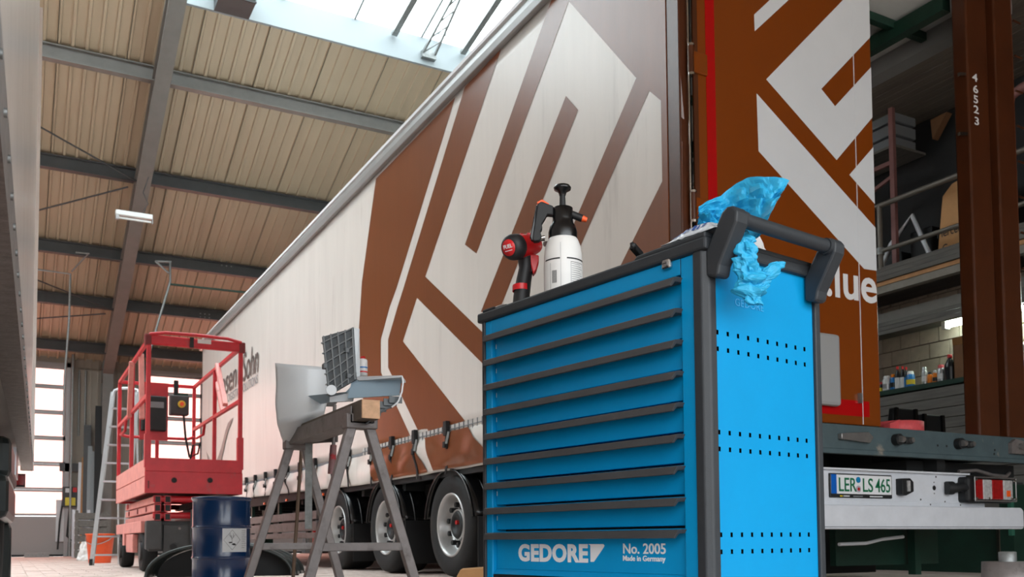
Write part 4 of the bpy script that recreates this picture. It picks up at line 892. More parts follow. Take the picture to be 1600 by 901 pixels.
# step: top sheet, hollow and outer lip
st = [P(557, 588, dq), P(628, 586, 3.30), P(628, 589, 3.30), P(560, 594, dq)]
MB().prism(st, F0*.12).build('step_top', K['bump'], BU)
def lip2(u, v):
    prof = [(628, 587), (630, 596), (628, 612), (622, 628), (612, 636)]; f = u*4; i = min(3, int(f)); t = f-i
    px = prof[i][0]*(1-t)+prof[i+1][0]*t; py = prof[i][1]*(1-t)+prof[i+1][1]*t; return P(px, py, 3.30+.28*v)
MB().grid(lip2, 14, 6).build('outer_lip', K['bump'], BU, solid=.006)
MB().prism([P(550, 593, 3.44), P(627, 590, 3.36), P(624, 617, 3.36), P(543, 622, 3.44)], F0*.01).build('hollow_back', K['bumpblue'], BU)
def under(u, v):
    return P(618-(618-572)*u, 632+(662-632)*u-3*sin(pi*u), 3.32+.3*v)
un = MB().grid(under, 10, 4).build('underside', K['bumpin'], BU, solid=.006)
for k in range(6): MB().bar(under(k/5.5, 0)+Z*.006, under(k/5.5, 0)+Z*.03, .005, .05).build('rib', K['bumpin'], un)
MB().prism([P(480, 618, 3.9), P(540, 612, 3.62), P(552, 600, 3.62), P(552, 620, 3.62), P(500, 630, 3.9)], F0*.02).build('middle_ledge', K['bumpblue'], BU)
MB().prism([P(515, 620, 3.5), P(553, 612, 3.5), P(551, 626, 3.5), P(515, 628, 3.5)], F0*.015).build('label_strip', K['bump'], BU)
# paint can standing behind the ribbed panel
c = P(567, 587, 3.75)
pc = thing('paint_can', 'small white paint can behind the ribbed bumper panel', 'can', (c.x, c.y, c.z-.005))
MB().lathe([(0, 0), (.019, 0), (.019, .062), (.016, .068), (.012, .07), (0, .07)], c, n=20).build('can_body', K['canwhite'], pc)
MB().lathe([(.0192, .03), (.0192, .036)], c, n=20).build('can_band', K['canblue'], pc); MB().lathe([(.0192, .012), (.0192, .018)], c, n=20).build('can_band', K['canred'], pc); MB().lathe([(.01, .07), (.01, .08), (0, .08)], c, n=14).build('can_cap', K['canred'], pc)
# broom stick leaning at the trestle
a = P(471, 700, 4.6); c = P(456, 880, 4.6); MB().cyl(a, Vector((c.x, c.y, .02)), .009, 8).build('broom_stick', M('brown_stick', (98,78,62), .6), label='thin brown stick leaning behind the trestle legs', cat='stick')

# ------------------------------------------------------------------ blue drum and the fender behind it
DC = Vector((1.26, 6.46, 0)); DR = .198
dm = thing('steel_drum', 'dark blue steel drum with a pale hazard label', 'drum', DC)
pf = [(0, .0), (.185, 0), (.194, .006), (.194, .012), (.19, .016)]
for zc in (.0,): pass
prof = [(0, .002), (.184, .002), (.194, .006), (.194, .014), (.1885, .02), (.1885, .195), (.1905, .20), (.1965, .206), (.1905, .212), (.1885, .217), (.1885, .40), (.1905, .405), (.1965, .411), (.1905, .417), (.1885, .422), (.1885, .585), (.19, .592), (.1965, .598), (.198, .605), (.1965, .612), (.190, .614), (.187, .606), (0, .604)]
MB().lathe(prof, DC, n=56).build('drum_body', K['drum'], dm)
ang = math.atan2(-DC.y, -DC.x)
def lab(a0, a1, z0, z1, nm, mt, r=.1893): return MB().lathe([(r, z0), (r, z1)], DC, n=14, a0=a0, a1=a1).build(nm, K[mt], dm)
l0, l1 = ang+.0, ang+1.02
lb_ = lab(l0+.03, l1, .245, .402, 'hazard_label', 'label')
def onl(a, z, r=.1899): return DC+Vector((cos(a)*r, sin(a)*r, z))
am = l0+.37; b = MB(); hw = .30; hh = .066; zc = .325
dia = [(am, zc+hh), (am+hw, zc), (am, zc-hh), (am-hw, zc)]
for i in range(4):
    p0, p1 = dia[i], dia[(i+1) % 4]
    for k in range(6):
        t0, t1 = k/6, (k+1)/6
        b.bar(onl(p0[0]*(1-t0)+p1[0]*t0, p0[1]*(1-t0)+p1[1]*t0), onl(p0[0]*(1-t1)+p1[0]*t1, p0[1]*(1-t1)+p1[1]*t1), .0022, .0012)
b.build('hazard_diamond', K['ink'], lb_)
b = MB()
for seg in (((.0, -.02), (-.02, .03)), ((-.01, .01), (-.07, .035)), ((-.01, .005), (.07, .035)), ((-.03, .02), (-.05, .045)), ((.02, .015), (.03, .045))):
    b.bar(onl(am+seg[0][0]*1.6, zc+seg[0][1]), onl(am+seg[1][0]*1.6, zc+seg[1][1]), .0035, .0012)
b.build('tree_symbol', K['ink'], lb_)
b = MB(); b.add([onl(am+u, zc+z) for u, z in ((-.03, -.03), (.02, -.022), (.1, -.022), (.15, -.035), (.05, -.036))], [(0, 1, 2, 3, 4)]); b.add([onl(am+u, zc+z) for u, z in ((-.14, -.014), (-.02, -.012), (.0, -.02), (-.1, -.022))], [(0, 1, 2, 3)]); b.build('fish_symbol', K['ink'], lb_)
for k in range(9): lab(l1-.27, l1-.05-.03*(k % 3), .385-k*.014, .3875-k*.014, 'label_print', 'inkgrey', .1897)
# arched fender lying on the floor
c0, c1 = P(236, 890, 7.3), P(462, 890, 7.6)
def fend(u, v):
    t = pi*(.02+.96*u); cen = (c0+c1)/2; hw_ = (c1-c0)/2; d_ = hw_.normalized()
    return Vector((cen.x, cen.y, 0))-Vector((hw_.x, hw_.y, 0))*cos(t)*1.0+Z*(.005+.29*sin(t)**.75)+F0*(.42*v-.1)
fd = thing('mudguard_arch', 'dark arched plastic mudguard lying on the floor behind the drum', 'mudguard', Vector(((c0+c1).x/2, (c0+c1).y/2, 0)))
MB().grid(fend, 30, 6).build('arch_shell', K['fender'], fd, solid=.012)
MB().tube([fend(k/24, -.02) for k in range(25)], .014, 6).build('front_bead', K['fender'], fd)
for v in (.3, .6): MB().tube([fend(k/24, v)+Z*.006 for k in range(25)], .012, 6).build('stiffening_rib', K['fender'], fd)
MB().prism([fend(k/16, .5)-Z*.01 for k in range(17)], F0*.02).build('arch_shade', K['blackmat'], fd)  # dark sheet standing in for the shade under the arch

# ------------------------------------------------------------------ red scissor lift
LX0, LX1, LY0, LY1 = 1.22, 2.22, 10.26, 13.25
SL_ = thing('scissor_lift', 'faded red scissor lift with a railed platform', 'scissor lift', ((LX0+LX1)/2, (LY0+LY1)/2, 0))
def lf(b, nm, mt, par=SL_, **k): return b.build(nm, K[mt], par, **k)
dk = lf(MB().box((LX0+.02, LY0+.02, .86), (LX1-.02, LY1-.02, .90)), 'platform_floor', 'liftdark')
fp = lf(MB().box((LX0, LY0, .83), (LX1, LY0+.03, 1.06)).box((LX0+.005, LY0, 1.06), (LX1-.005, LY0+.03, 1.20)), 'front_panel', 'lift', bevel=.004)
for px in (272, 328):
    c = ax(px, 750, 1, LY0); lf(MB().cyl((c.x, LY0-.004, c.z), (c.x, LY0+.01, c.z), .025, 16), 'hole', 'black', fp); lf(MB().lathe([(.025, -.006), (.031, -.006), (.031, 0)], (c.x, LY0, c.z), (0, 1, 0), 16), 'hole_ring', 'liftdark', fp)
a = ax(232, 755, 1, LY0); lf(MB().box((a.x-.008, LY0-.002, a.z-.05), (a.x+.008, LY0, a.z+.03)), 'paint_chip', 'liftdark', fp)
for x0 in (LX0, LX1-.03):
    sp2 = lf(MB().box((x0, LY0+.03, .83), (x0+.03, LY1, 1.0)).box((x0, LY0+.03, 1.01), (x0+.03, LY1, 1.19)), 'side_panel', 'liftpink' if x0 == LX0 else 'lift', bevel=.004)
lf(MB().box((LX0, LY1-.03, .83), (LX1, LY1, 1.1)), 'rear_panel', 'lift')
RT = 2.45
def post(x, y, z0=1.19, z1=RT, w_=.045): return lf(MB().box((x-w_/2, y-w_/2, z0), (x+w_/2, y+w_/2, z1)), 'post', 'lift', bevel=.008)
px0, px1, py0, py1 = LX0+.025, LX1-.025, LY0+.03, LY1-.03
for x, y in ((px0, py0), (px1, py0), (px0, py1), (px1, py1)): post(x, y)
for x in (px0, px1):
    post(x, 11.75); lf(MB().box((x-.032, py0-.032, 1.1), (x+.032, py0+.032, 1.45)), 'post_socket', 'lift')
post((px0+px1)/2, py1)
lf(MB().bar((px0-.02, py0, RT), (px1+.02, py0, RT-.0), .07, .10), 'front_top_rail', 'lift', bevel=.015)
lf(MB().tube([(px0, py0-.03, RT+.05), (px0+.15, py0-.05, RT+.075), ((px0+px1)/2, py0-.06, RT+.08), (px1-.15, py0-.05, RT+.075), (px1, py0-.03, RT+.05)], .018, 8), 'front_bow_rail', 'lift')
for x in (px0-.01, px1+.01): lf(MB().box((x-.035, py0-.04, RT-.06), (x+.035, py0+.04, RT+.055)), 'corner_cap', 'liftdark', bevel=.012)
c = ax(300, 535, 1, py0-.05); lf(MB().box((c.x-.02, py0-.045, RT-.055), (c.x+.02, py0-.03, RT+.055)), 'rail_clamp', 'black'); lf(MB().box((c.x+.06, py0-.04, RT+.0), (c.x+.2, py0-.034, RT+.045)), 'rail_sticker', 'fixture')
for x in (px0, px1):
    lf(MB().bar((x, py0, RT), (x, py1, RT), .04, .045), 'top_rail', 'lift', bevel=.008)
    lf(MB().bar((x, py0, 1.86), (x, py1, 1.86), .04, .045), 'middle_rail', 'lift', bevel=.008)
lf(MB().bar((px0, py1, RT), (px1, py1, RT), .04, .045), 'top_rail', 'lift', bevel=.008)
lf(MB().tube([(px0, py1-.02, 1.75), (px0+.1, py1-.06, 1.72), (px1-.1, py1-.06, 1.72), (px1, py1-.02, 1.75)], .02, 8), 'middle_rail', 'lift')
def dia_(x, p, q_): lf(MB().bar(Vector((x, p[0], p[1])), Vector((x, q_[0], q_[1])), .05, .055, up=(1, 0, 0)), 'folding_stay', 'liftpink', bevel=.006)
dia_(px1+.03, (11.9, 2.46), (11.4, 1.88)); dia_(px1-.03, (11.45, 2.46), (10.95, 1.9)); dia_(px0+.03, (11.2, 2.46), (11.05, 1.7)); dia_(px0-.03, (11.6, 2.44), (11.75, 1.8))
for x in (px0, px1): lf(MB().tube([(x, 12.4, 1.86), (x, 12.5, 1.72), (x, 13.0, 1.72)], .018, 6), 'corner_loop', 'lift')
# document box and red back plate
c0 = ax(226, 618, 1, 11.4); c1 = ax(259, 674, 1, 11.4)
lf(MB().box((px0+.05, 11.44, c1.z-.1), (px0+.36, 11.47, c0.z+.17)), 'back_plate', 'lift')
bb = lf(MB().box((px0+.06, 11.34, c1.z), (c1.x, 11.44, c0.z)), 'document_box', 'blackmat', bevel=.015)
lf(MB().box((px0+.11, 11.337, c0.z-.14), (px0+.3, 11.34, c0.z-.07)), 'box_badge', 'inkgrey', bb)
# control box with cable
c = ax(280, 632, 1, 11.9); ct = lf(MB().box((c.x-.11, 11.85, c.z-.13), (c.x+.11, 12.0, c.z+.11)), 'control_box', 'liftgrey', bevel=.012)
lf(MB().cyl((c.x+.02, 11.83, c.z+.0), (c.x+.02, 11.85, c.z), .045, 18), 'stop_button_collar', 'yellow', ct); lf(MB().cyl((c.x+.02, 11.815, c.z), (c.x+.02, 11.84, c.z), .025, 14), 'stop_button', 'orange', ct)
lf(MB().box((c.x-.06, 11.9, c.z+.11), (c.x-.01, 11.95, c.z+.3)), 'box_hook', 'blackmat', ct); lf(MB().box((c.x-.02, 11.87, c.z+.11), (c.x+.1, 11.97, c.z+.14)), 'box_lid', 'green', ct)
lf(MB().tube([(c.x+.05, 11.87, c.z-.13), (c.x+.07, 11.85, c.z-.4), (c.x+.12, 11.85, c.z-.65), (c.x+.22, 11.86, c.z-.6), (c.x+.24, 11.86, c.z-.48), (c.x+.16, 11.86, c.z-.5), (c.x+.12, 11.86, c.z-.75), (c.x+.08, 11.86, c.z-.95)], .014, 6), 'control_cable', 'cable', ct)
# scissor stack
for k, (z, y) in enumerate(((.775, LY0+.12), (.775, LY1-.4), (.60, LY0+.14), (.50, LY1-.5))):
    lf(MB().cyl((LX0+.1, y, z), (LX1-.1, y, z), .035, 12), 'cross_tube', 'lift')
for x in (LX0+.14, LX0+.24, LX1-.14, LX1-.24):
    for z, nm in ((.77, 'scissor_arm'), (.68, 'scissor_arm'), (.585, 'scissor_arm')):
        lf(MB().box((x-.03, LY0+.08, z-.04), (x+.03, LY1-.1, z+.035)), nm, 'liftpink' if x < LX0+.2 else 'liftdark', bevel=.008)
        lf(MB().box((x-.033, LY0+.075, z-.043), (x+.033, LY0+.082, z+.038)), 'arm_end', 'lift'); lf(MB().box((x-.024, LY0+.07, z-.033), (x+.024, LY0+.076, z+.028)), 'arm_hollow', 'black')
    for y in (11.0, 11.8, 12.7): lf(MB().cyl((x-.04, y, .68), (x+.04, y, .68), .03, 10), 'pivot_pin', 'liftdark')
# chassis
ch = lf(MB().box((LX0+.06, LY0+.12, .22), (LX1-.06, LY1-.1, .54)), 'chassis', 'liftgrey', bevel=.012)
lf(MB().box((LX0-.0, LY0+.3, .42), (LX0+.06, LY1-.1, .545)), 'side_beam', 'liftpink', bevel=.006)
lf(MB().box((LX0+.0, 11.3, .2), (LX0+.06, 11.95, .41)), 'side_box', 'liftpink', bevel=.01); lf(MB().box((LX0-.01, 12.05, .28), (LX0+.05, 12.25, .42)), 'side_box', 'liftpink')
lf(MB().box((LX0+.02, LY0+.02, .24), (LX0+.18, LY0+.14, .54)), 'corner_cover', 'liftgrey', bevel=.012)
fr_ = lf(MB().box((LX0+.2, LY0+.08, .16), (LX1-.02, LY0+.13, .50)), 'front_plate', 'liftgrey', bevel=.006)
lf(MB().box((LX0+.62, LY0+.07, .29), (LX0+.80, LY0+.08, .47)), 'warning_sticker', 'label', fr_); lf(MB().box((LX0+.62, LY0+.066, .43), (LX0+.80, LY0+.071, .47)), 'sticker_head', 'yellow', fr_)
lf(MB().cyl((LX0+.3, LY0+.05, .26), (LX0+.3, LY0+.085, .26), .035, 14), 'tow_socket', 'black', fr_); lf(MB().cyl((LX0+.36, LY0+.06, .46), (LX0+.36, LY0+.085, .46), .014, 8), 'bolt_head', 'steeldull', fr_)
lf(MB().box((LX0+.48, LY0-.02, .60), (LX1-.1, LY0+.08, .66)), 'step_bar', 'steeldull'); lf(MB().box((LX0+.46, LY0-.02, .14), (LX0+.49, LY0+.02, .66)), 'step_upright', 'liftgrey'); 
for x in (LX0+.05, LX1-.05):
    for y in (LY0+.45, LY1-.45):
        s_ = 1 if x < 1.7 else -1
        t_ = lf(MB().lathe([(0, -.02), (.1, -.02), (.12, -.04), (.2, -.05), (.215, -.02), (.215, .07), (.2, .1), (0, .1)], (x+.02*s_, y, .215), (1, 0, 0), 28), 'wheel', 'rubber'); lf(MB().cyl((x-.045*s_, y, .215), (x+.0*s_, y, .215), .1, 16), 'hub', 'liftgrey', t_)

# ------------------------------------------------------------------ far left corner: ladder, bucket, crates, planks, control box
dl = 12.9
LA = thing('step_ladder', 'silver aluminium step ladder standing behind the red lift', 'ladder', P(160, 886, dl).xy.to_3d())
def fz(p, z=0): return Vector((p.x, p.y, z))
s0, s1 = fz(P(143, 880, dl)), P(177, 612, dl)
e0, e1 = s0+R0*.44, s1+R0*.34
LA1 = MB().bar(s0, s1, .06, .03, up=F0).build('stile', K['alu'], LA); MB().bar(e0, e1, .06, .03, up=F0).build('stile', K['alu'], LA)
MB().tube([s1-Z*.06, s1+Z*.02+R0*.02, s1+Z*.05+R0*.1, e1+Z*.05-R0*.1, e1+Z*.02, e1-Z*.06], .022, 8).build('top_bow', K['alu'], LA)
for k in range(9):
    t = .06+k*.105; MB().box(*(lambda p_, q2: (p_-Vector((0, .04, .012)), q2+Vector((0, .04, .012))))(s0.lerp(s1, t), e0.lerp(e1, t))).build('tread', K['alu'], LA)
for sx in (.06, .38):
    MB().bar(s0+R0*sx+F0*.75, s1+R0*(sx*.8)+F0*.03, .022, .022, up=F0).build('rear_stay', K['alu'], LA)
for p_ in (s0, e0): MB().box(p_-Vector((.03, .025, 0)), p_+Vector((.03, .025, .09))).build('rubber_foot', K['black'], LA)
c = fz(P(156, 868, 14.4)); BK = thing('orange_bucket', 'orange plastic bucket standing behind the ladder', 'bucket', c)
MB().lathe([(0, .003), (.155, .003), (.16, .01), (.205, .44), (.215, .44), (.215, .455), (.195, .455), (.15, .02), (0, .02)], c, n=28).build('bucket_body', K['orange'], BK)
MB().tube([c+R0*.21*cos(t)+Z*(.43-.14*sin(t))-F0*.2*sin(t) for t in [pi*k/12 for k in range(13)]], .006, 6).build('bucket_handle', K['steel'], BK)
c = fz(P(134, 862, 16.5)); BG = MB().grid(lambda u, v: c+R0*(.16*(u-.5)*2*(1-.55*v))+Z*(.34*v)+F0*.08*sin(pi*u)*-1+Vector(noise.noise_vector((u*5, v*5, 0)))*.03, 14, 12, False).build('plastic_sack', K['tissue'], label='small white plastic sack on the floor beside the crates', cat='sack', solid=.02)
# crates against the wall
def crate(px, py, dep, wd, hg, dpt, label, mt):
    c = fz(P(px, py, dep)); g = thing('slatted_crate', label, 'crate', c)
    for k in range(int(hg/.16)):
        MB().box((c.x-wd/2, c.y-dpt/2, .02+k*.16), (c.x+wd/2, c.y+dpt/2, .15+k*.16)).build('slat', K[mt], g)
    for sx in (-1, 1): MB().box((c.x+sx*wd/2-.03, c.y-dpt/2-.02, 0), (c.x+sx*wd/2+.03, c.y-dpt/2, hg)).build('corner_post', K[mt], g)
crate(142, 868, 19.9, .62, 1.0, .7, 'dusty slatted crate against the far wall beside the door', 'board'); crate(125, 866, 20.6, .3, 1.05, .3, 'narrow pale slatted crate in the corner by the door', 'alulight')
for n, (px, t_, hgt, mt, lab_) in enumerate(((124, 722, .09, 'alulight', 'slim pale profile leaning left of the planks'), (130, 715, .12, 'wood', 'light wooden plank leaning on the far wall'), (134.5, 665, .16, 'beamdark', 'dark grey plank leaning in the middle of the bundle'), (138, 698, .1, 'curb', 'white profile leaning among the planks'), (143, 707, .1, 'curb', 'second white profile leaning beside the dark rail'), (151, 637, .16, 'black', 'tallest black rail leaning on the far wall'))):
    tp_ = ax(px+2, t_, 1, YF-.06); bt_ = ax(px-1, 838, 1, YF-.55)
    MB().bar(Vector((bt_.x, YF-.35-.09*n, .01)), Vector((tp_.x, YF-.05-.07*n, tp_.z)), hgt, .04, up=(0, 1, 0)).build('leaning_plank', K[mt], label=lab_, cat='plank', group='planks leaning on the far wall')
c = ax(109, 772, 1, YF-.06); KB = thing('door_control', 'grey door control box with yellow label on the far wall', 'control box', (c.x, YF-.05, c.z-.3))
MB().box((c.x-.16, YF-.14, c.z-.3), (c.x+.16, YF-.02, c.z+.18)).build('housing', K['liftgrey'], KB, bevel=.01); MB().box((c.x-.1, YF-.145, c.z-.27), (c.x+.12, YF-.14, c.z-.08)).build('yellow_label', K['yellow'], KB); MB().box((c.x+.06, YF-.15, c.z+.05), (c.x+.15, YF-.14, c.z+.16)).build('red_button', K['canred'], KB); MB().box((c.x-.1, YF-.146, c.z+.04), (c.x-.0, YF-.14, c.z+.14)).build('grey_button', K['label'], KB)
MB().tube([(c.x, YF-.08, c.z-.3), (c.x-.02, YF-.08, c.z-.6), (c.x-.05, YF-.1, c.z-1.0), (c.x+.1, YF-.1, c.z-1.15), (c.x+.25, YF-.1, c.z-1.0), (c.x+.24, YF-.08, c.z-.7)], .02, 6).build('cable', K['cable'], KB)
c = ax(107, 840, 1, YF-.03); MB().box((c.x-.28, YF-.04, .35), (c.x+.25, YF, 1.35)).build('wall_sign', K['label'], label='pale notice board low on the far wall', cat='board')
c = ax(111, 730, 1, YF-.03); MB().box((c.x-.25, YF-.06, c.z-.1), (c.x+.25, YF, c.z+.1)).build('cable_duct', K['beamdark'], label='dark cable junction duct above the door control', cat='duct')
c = ax(57, 871, 1, 23.6); MB().box((c.x-.25, 23.4, 0), (c.x+.25, 23.7, .1)).build('door_threshold_block', K['zinc'], label='small grey metal block on the floor before the left door', cat='block')
for n, dx in enumerate((.28, .42)):
    c = ax(101, 640, 1, YF-.04); MB().cyl((D1[1]+dx, YF-.05, 2.9), (D1[1]+dx, YF-.05, 4.5), .022, 8).build('wall_conduit', K['zinc'], label=('pale wall conduit nearest the left door', 'second pale wall conduit from the left door')[n], cat='pipe', group='wall conduits')
a, c = ax(99, 775, 1, YF-.1), ax(90, 858, 1, YF-.1); MB().tube([a, a.lerp(c, .5)+Vector((-.02, 0, 0)), c], .02, 6).build('door_cable', K['cable'], label='thin dark cable hanging across the left door', cat='cable')
c = fz(P(733, 900, 6.4)); MB().prism([c+R0*x+Z*z_ for x, z_ in ((-.12, 0), (-.06, .11), (.1, .12), (.1, 0))], F0*.3).build('cardboard_wedge', K['card'], label='folded brown cardboard on the floor beside the trolley', cat='cardboard', bevel=.004)
c = ax(497, 838, 0, XT+.1); FE = thing('fire_extinguisher', 'small red extinguisher with white cap under the trailer', 'extinguisher', (c.x, c.y, c.z-.2))
MB().lathe([(0, -.16), (.06, -.16), (.065, -.14), (.065, .08), (.05, .12), (.02, .13), (0, .13)], c, n=20).build('cylinder', K['canred'], FE); MB().lathe([(.03, .13), (.03, .2), (0, .2)], c, n=14).build('cap', K['canwhite'], FE); MB().box((c.x-.02, c.y-.09, c.z-.2), (c.x+.2, c.y+.09, c.z-.16)).build('bracket', K['chassis'], FE); MB().box((c.x+.1, c.y-.05, c.z-.2), (c.x+.2, c.y+.05, .86)).build('hanger', K['chassis'], FE)

# ------------------------------------------------------------------ storage loft on the right
XS = 9.05
zsh = ax(1450, 598, 0, XS).z
SH = thing('wall_shelf', 'long dark shelf of bottles on the brick wall', 'shelf', (9.4, 7.5, zsh-.06))
MB().box((XS, 3.6, zsh-.055), (HX1-.035, 11.5, zsh)).build('shelf_board', K['green'], SH)
for y in (4.4, 7.0, 9.6): MB().box((XS+.1, y, 0), (XS+.16, y+.06, zsh-.055)).build('shelf_post', K['chassis'], SH); MB().box((XS+.16, y, zsh-.2), (HX1-.035, y+.05, zsh-.1)).build('shelf_bracket', K['chassis'], SH)
PW = thing('plank_wall', 'weathered grey planks below the bottle shelf', 'planks', (XS, 7.5, 0))
for k in range(13):
    z1_ = zsh-.075-k*.115
    if z1_ < .1: break
    MB().box((XS+random.uniform(.0, .02), 3.7+random.uniform(-.1, .1), z1_-.108), (XS+.055, 11.2, z1_)).build('plank', K['board'], PW, bevel=.004)
for y in (4.6, 8.0, 10.8): MB().box((XS+.055, y, 0), (XS+.1, y+.1, zsh-.1)).build('upright', K['board'], PW)
def yat(px, py, x): return ax(px, py, 0, x).y
def bottle(px, top, base, wpx, mats, label, kind, x=9.32):
    c = ax(px, base, 0, x); c = Vector((x, c.y, zsh)); sc = (c-EYE).dot(F0)/FPX
    h = (base-top)*sc; r = wpx*sc*.5
    g = thing('bottle' if kind == 'b' else 'spray_can', label, 'bottle' if kind == 'b' else 'can', c, group='bottles and cans on the wall shelf')
    if kind == 'b':
        MB().lathe([(0, 0), (r*.95, 0), (r, .01), (r, h*.62), (r*.5, h*.82), (r*.36, h*.85), (r*.36, h*.9)], c, n=18).build('bottle_body', K[mats[0]], g)
        MB().lathe([(r*1.01, h*.12), (r*1.01, h*.56)], c, n=18).build('bottle_label', K[mats[1]], g)
        MB().lathe([(r*.44, h*.88), (r*.44, h), (0, h)], c, n=12).build('bottle_cap', K[mats[2]], g)
    else:
        MB().lathe([(0, 0), (r*.96, 0), (r, .008), (r, h*.76), (r*.85, h*.82), (r*.8, h*.83)], c, n=18).build('can_body', K[mats[0]], g)
        MB().lathe([(r*1.01, h*.3), (r*1.01, h*.55)], c, n=18).build('can_band', K[mats[1]], g)
        MB().lathe([(r*.8, h*.83), (r*.75, h*.97), (r*.6, h), (0, h)], c, n=14).build('can_cap', K[mats[2]], g)
for px, t_, b_, w_, mt, lab_, kd in (
    (1377, 588, 609, 6, ('canblack', 'canyellow', 'canred'), 'dark small bottle with yellow band at the left shelf end', 'c'),
    (1386, 579, 608, 13, ('canwhite', 'cangrey', 'canwhite'), 'plain white spray can second from the shelf left end', 'c'),
    (1396, 576, 606, 9, ('canblue', 'canblack', 'canor'), 'blue can with orange cap behind the white spray can', 'c'),
    (1403, 563, 604, 9, ('canblack', 'canwhite', 'canred'), 'leftmost of the three red-capped bottles', 'b'),
    (1411, 563, 603, 9, ('canblack', 'canwhite', 'canred'), 'middle one of the three red-capped bottles', 'b'),
    (1416.5, 563, 601, 7, ('canblack', 'canblue', 'canred'), 'rightmost of the three red-capped bottles', 'b'),
    (1423, 571, 601, 13, ('canblue', 'canyellow', 'canwhite'), 'blue can with yellow band and white top', 'c'),
    (1445, 564, 597, 9, ('cangrey', 'canwhite', 'cangrey'), 'silver can left of the orange cans', 'c'),
    (1453, 572, 596, 7, ('canor', 'canor', 'canblack'), 'left one of the two orange cans', 'c'),
    (1461, 570, 595, 7, ('canor', 'canblack', 'cangrey'), 'right one of the two orange cans', 'c'),
    (1471, 561, 593, 12, ('cangrey', 'canwhite', 'pinkstrap'), 'silver can with pink top beside the black bottle', 'c'),
    (1485, 544, 590, 17, ('canblack', 'canblack', 'canred'), 'tall black bottle with red cap beside the carton', 'b')): bottle(px, t_, b_, w_, mt, lab_, kd)
ya, yb = yat(1492, 585, 9.3), yat(1528, 580, 9.3)
CBX = thing('carton', 'dark brown carton at the right end of the bottle shelf', 'carton', (9.4, (ya+yb)/2, zsh)); zt = ax(1500, 538, 0, 9.3).z
b = MB(); b.box((9.28, yb-.2, zsh), (9.29, ya, zt)); b.box((9.28, ya-.01, zsh), (9.65, ya, zt)); b.box((9.64, yb-.2, zsh), (9.65, ya, zt)); b.box((9.28, yb-.2, zsh), (9.65, yb-.19, zt)); b.build('carton_wall', K['carddark'], CBX)
MB().prism([(9.28, yb, zt), (9.28, ya, zt), (9.2, ya-.05, zt+.06), (9.2, yb, zt+.06)], (.006, 0, 0)).build('carton_flap', K['card'], CBX)
c = ax(1597, 555, 0, 9.3); g = thing('plastic_jar', 'clear jar with blue base right of the brown post', 'jar', (9.3, c.y, zsh)); MB().lathe([(0, 0), (.1, 0), (.1, .1)], (9.3, c.y, zsh), n=18).build('jar_base', K['canblue'], g); MB().lathe([(.1, .1), (.1, .24), (.06, .29), (0, .3)], (9.3, c.y, zsh), n=18).build('jar_body', K['cangrey'], g)
# middle shelf with tube lamp
z0_ = ax(1450, 471, 0, XS).z; z1_ = ax(1450, 486, 0, XS).z; z2_ = ax(1450, 506, 0, XS).z
MS = thing('upper_shelf', 'grey faced plank shelf above the tube lamp', 'shelf', (9.4, 7.5, z2_))
MB().box((XS, 3.4, z1_), (XS+.04, 12, z0_)).build('front_strip', M('grey_strip', (128,126,120), .6, 0, .1, 6), MS)
for k in range(3):
    h_ = (z1_-z2_)/3; MB().box((XS+.004*k, 3.4, z1_-(k+1)*h_+.004), (XS+.05, 12, z1_-k*h_)).build('plank', K['board'], MS)
MB().box((XS+.05, 3.4, z1_-.02), (HX1-.035, 12, z1_+.02)).build('shelf_top', K['board'], MS)
a = ax(1480, 508, 0, 9.5); c = ax(1600, 475, 0, 9.5)
TLm = thing('tube_lamp', 'lit white fluorescent tube lamp before the brick wall', 'lamp', (9.5, a.y, a.z))
MB().cyl((9.5, a.y, a.z), (9.5, a.y-2.6, a.z), .03, 12).build('tube', K['tube'], TLm); MB().box((9.46, a.y-2.6, a.z+.04), (9.56, a.y+.04, a.z+.1)).build('housing', K['fixture'], TLm); MB().box((9.465, a.y, a.z-.04), (9.55, a.y+.05, a.z+.1)).build('end_cap', K['fixture'], TLm); MB().box((9.55, a.y-1.4, a.z+.05), (HX1-.03, a.y-1.3, a.z+.08)).build('wall_bracket', K['fixture'], TLm)
# loft floor, fascia, railing
XL = 8.75
f0 = ax(1450, 394, 0, XL).z; f1 = ax(1450, 417, 0, XL).z; f2 = ax(1450, 424, 0, XL).z; f3 = ax(1450, 436, 0, XL).z
LO = thing('storage_loft', 'plank-fronted storage loft above the brick wall', 'loft', (9.2, 7.5, f3))
for k in range(3):
    h_ = (f0-f1)/3; MB().box((XL+.003*k, 2.2, f1+k*h_+.003), (XL+.05, 13, f1+(k+1)*h_)).build('fascia_plank', K['board'], LO)
MB().box((XL+.02, 2.2, f2), (XL+.08, 7.3, f1-.004)).build('wood_batten', K['wood'], LO); MB().box((XL+.03, 2.2, f3), (XL+.12, 13, f2)).build('edge_beam', M('loft_beam', (140,134,124), .6, 0, .15, 6), LO)
MB().box((XL+.05, 2.2, f1), (HX1-.065, 13, f1+.06)).build('loft_floor', K['board'], LO)
for y in (2.6, 9.5, 12.6): MB().box((XL+.03, y, 0), (XL+.15, y+.12, f3)).build('support_column', K['chassis'], LO)
RL = thing('loft_railing', 'grey pipe railing along the storage loft', 'railing', (XL+.02, 7.5, f0))
t0 = ax(1450, 292, 0, XL+.03).z; t1_ = ax(1450, 368, 0, XL+.03).z
for zz, r in ((t0, .03), (t1_, .026)): MB().cyl((XL+.03, 2.2, zz), (XL+.03, 13, zz), r, 10).build('pipe', K['pipe'], RL)
yp = yat(1375, 370, XL+.03)
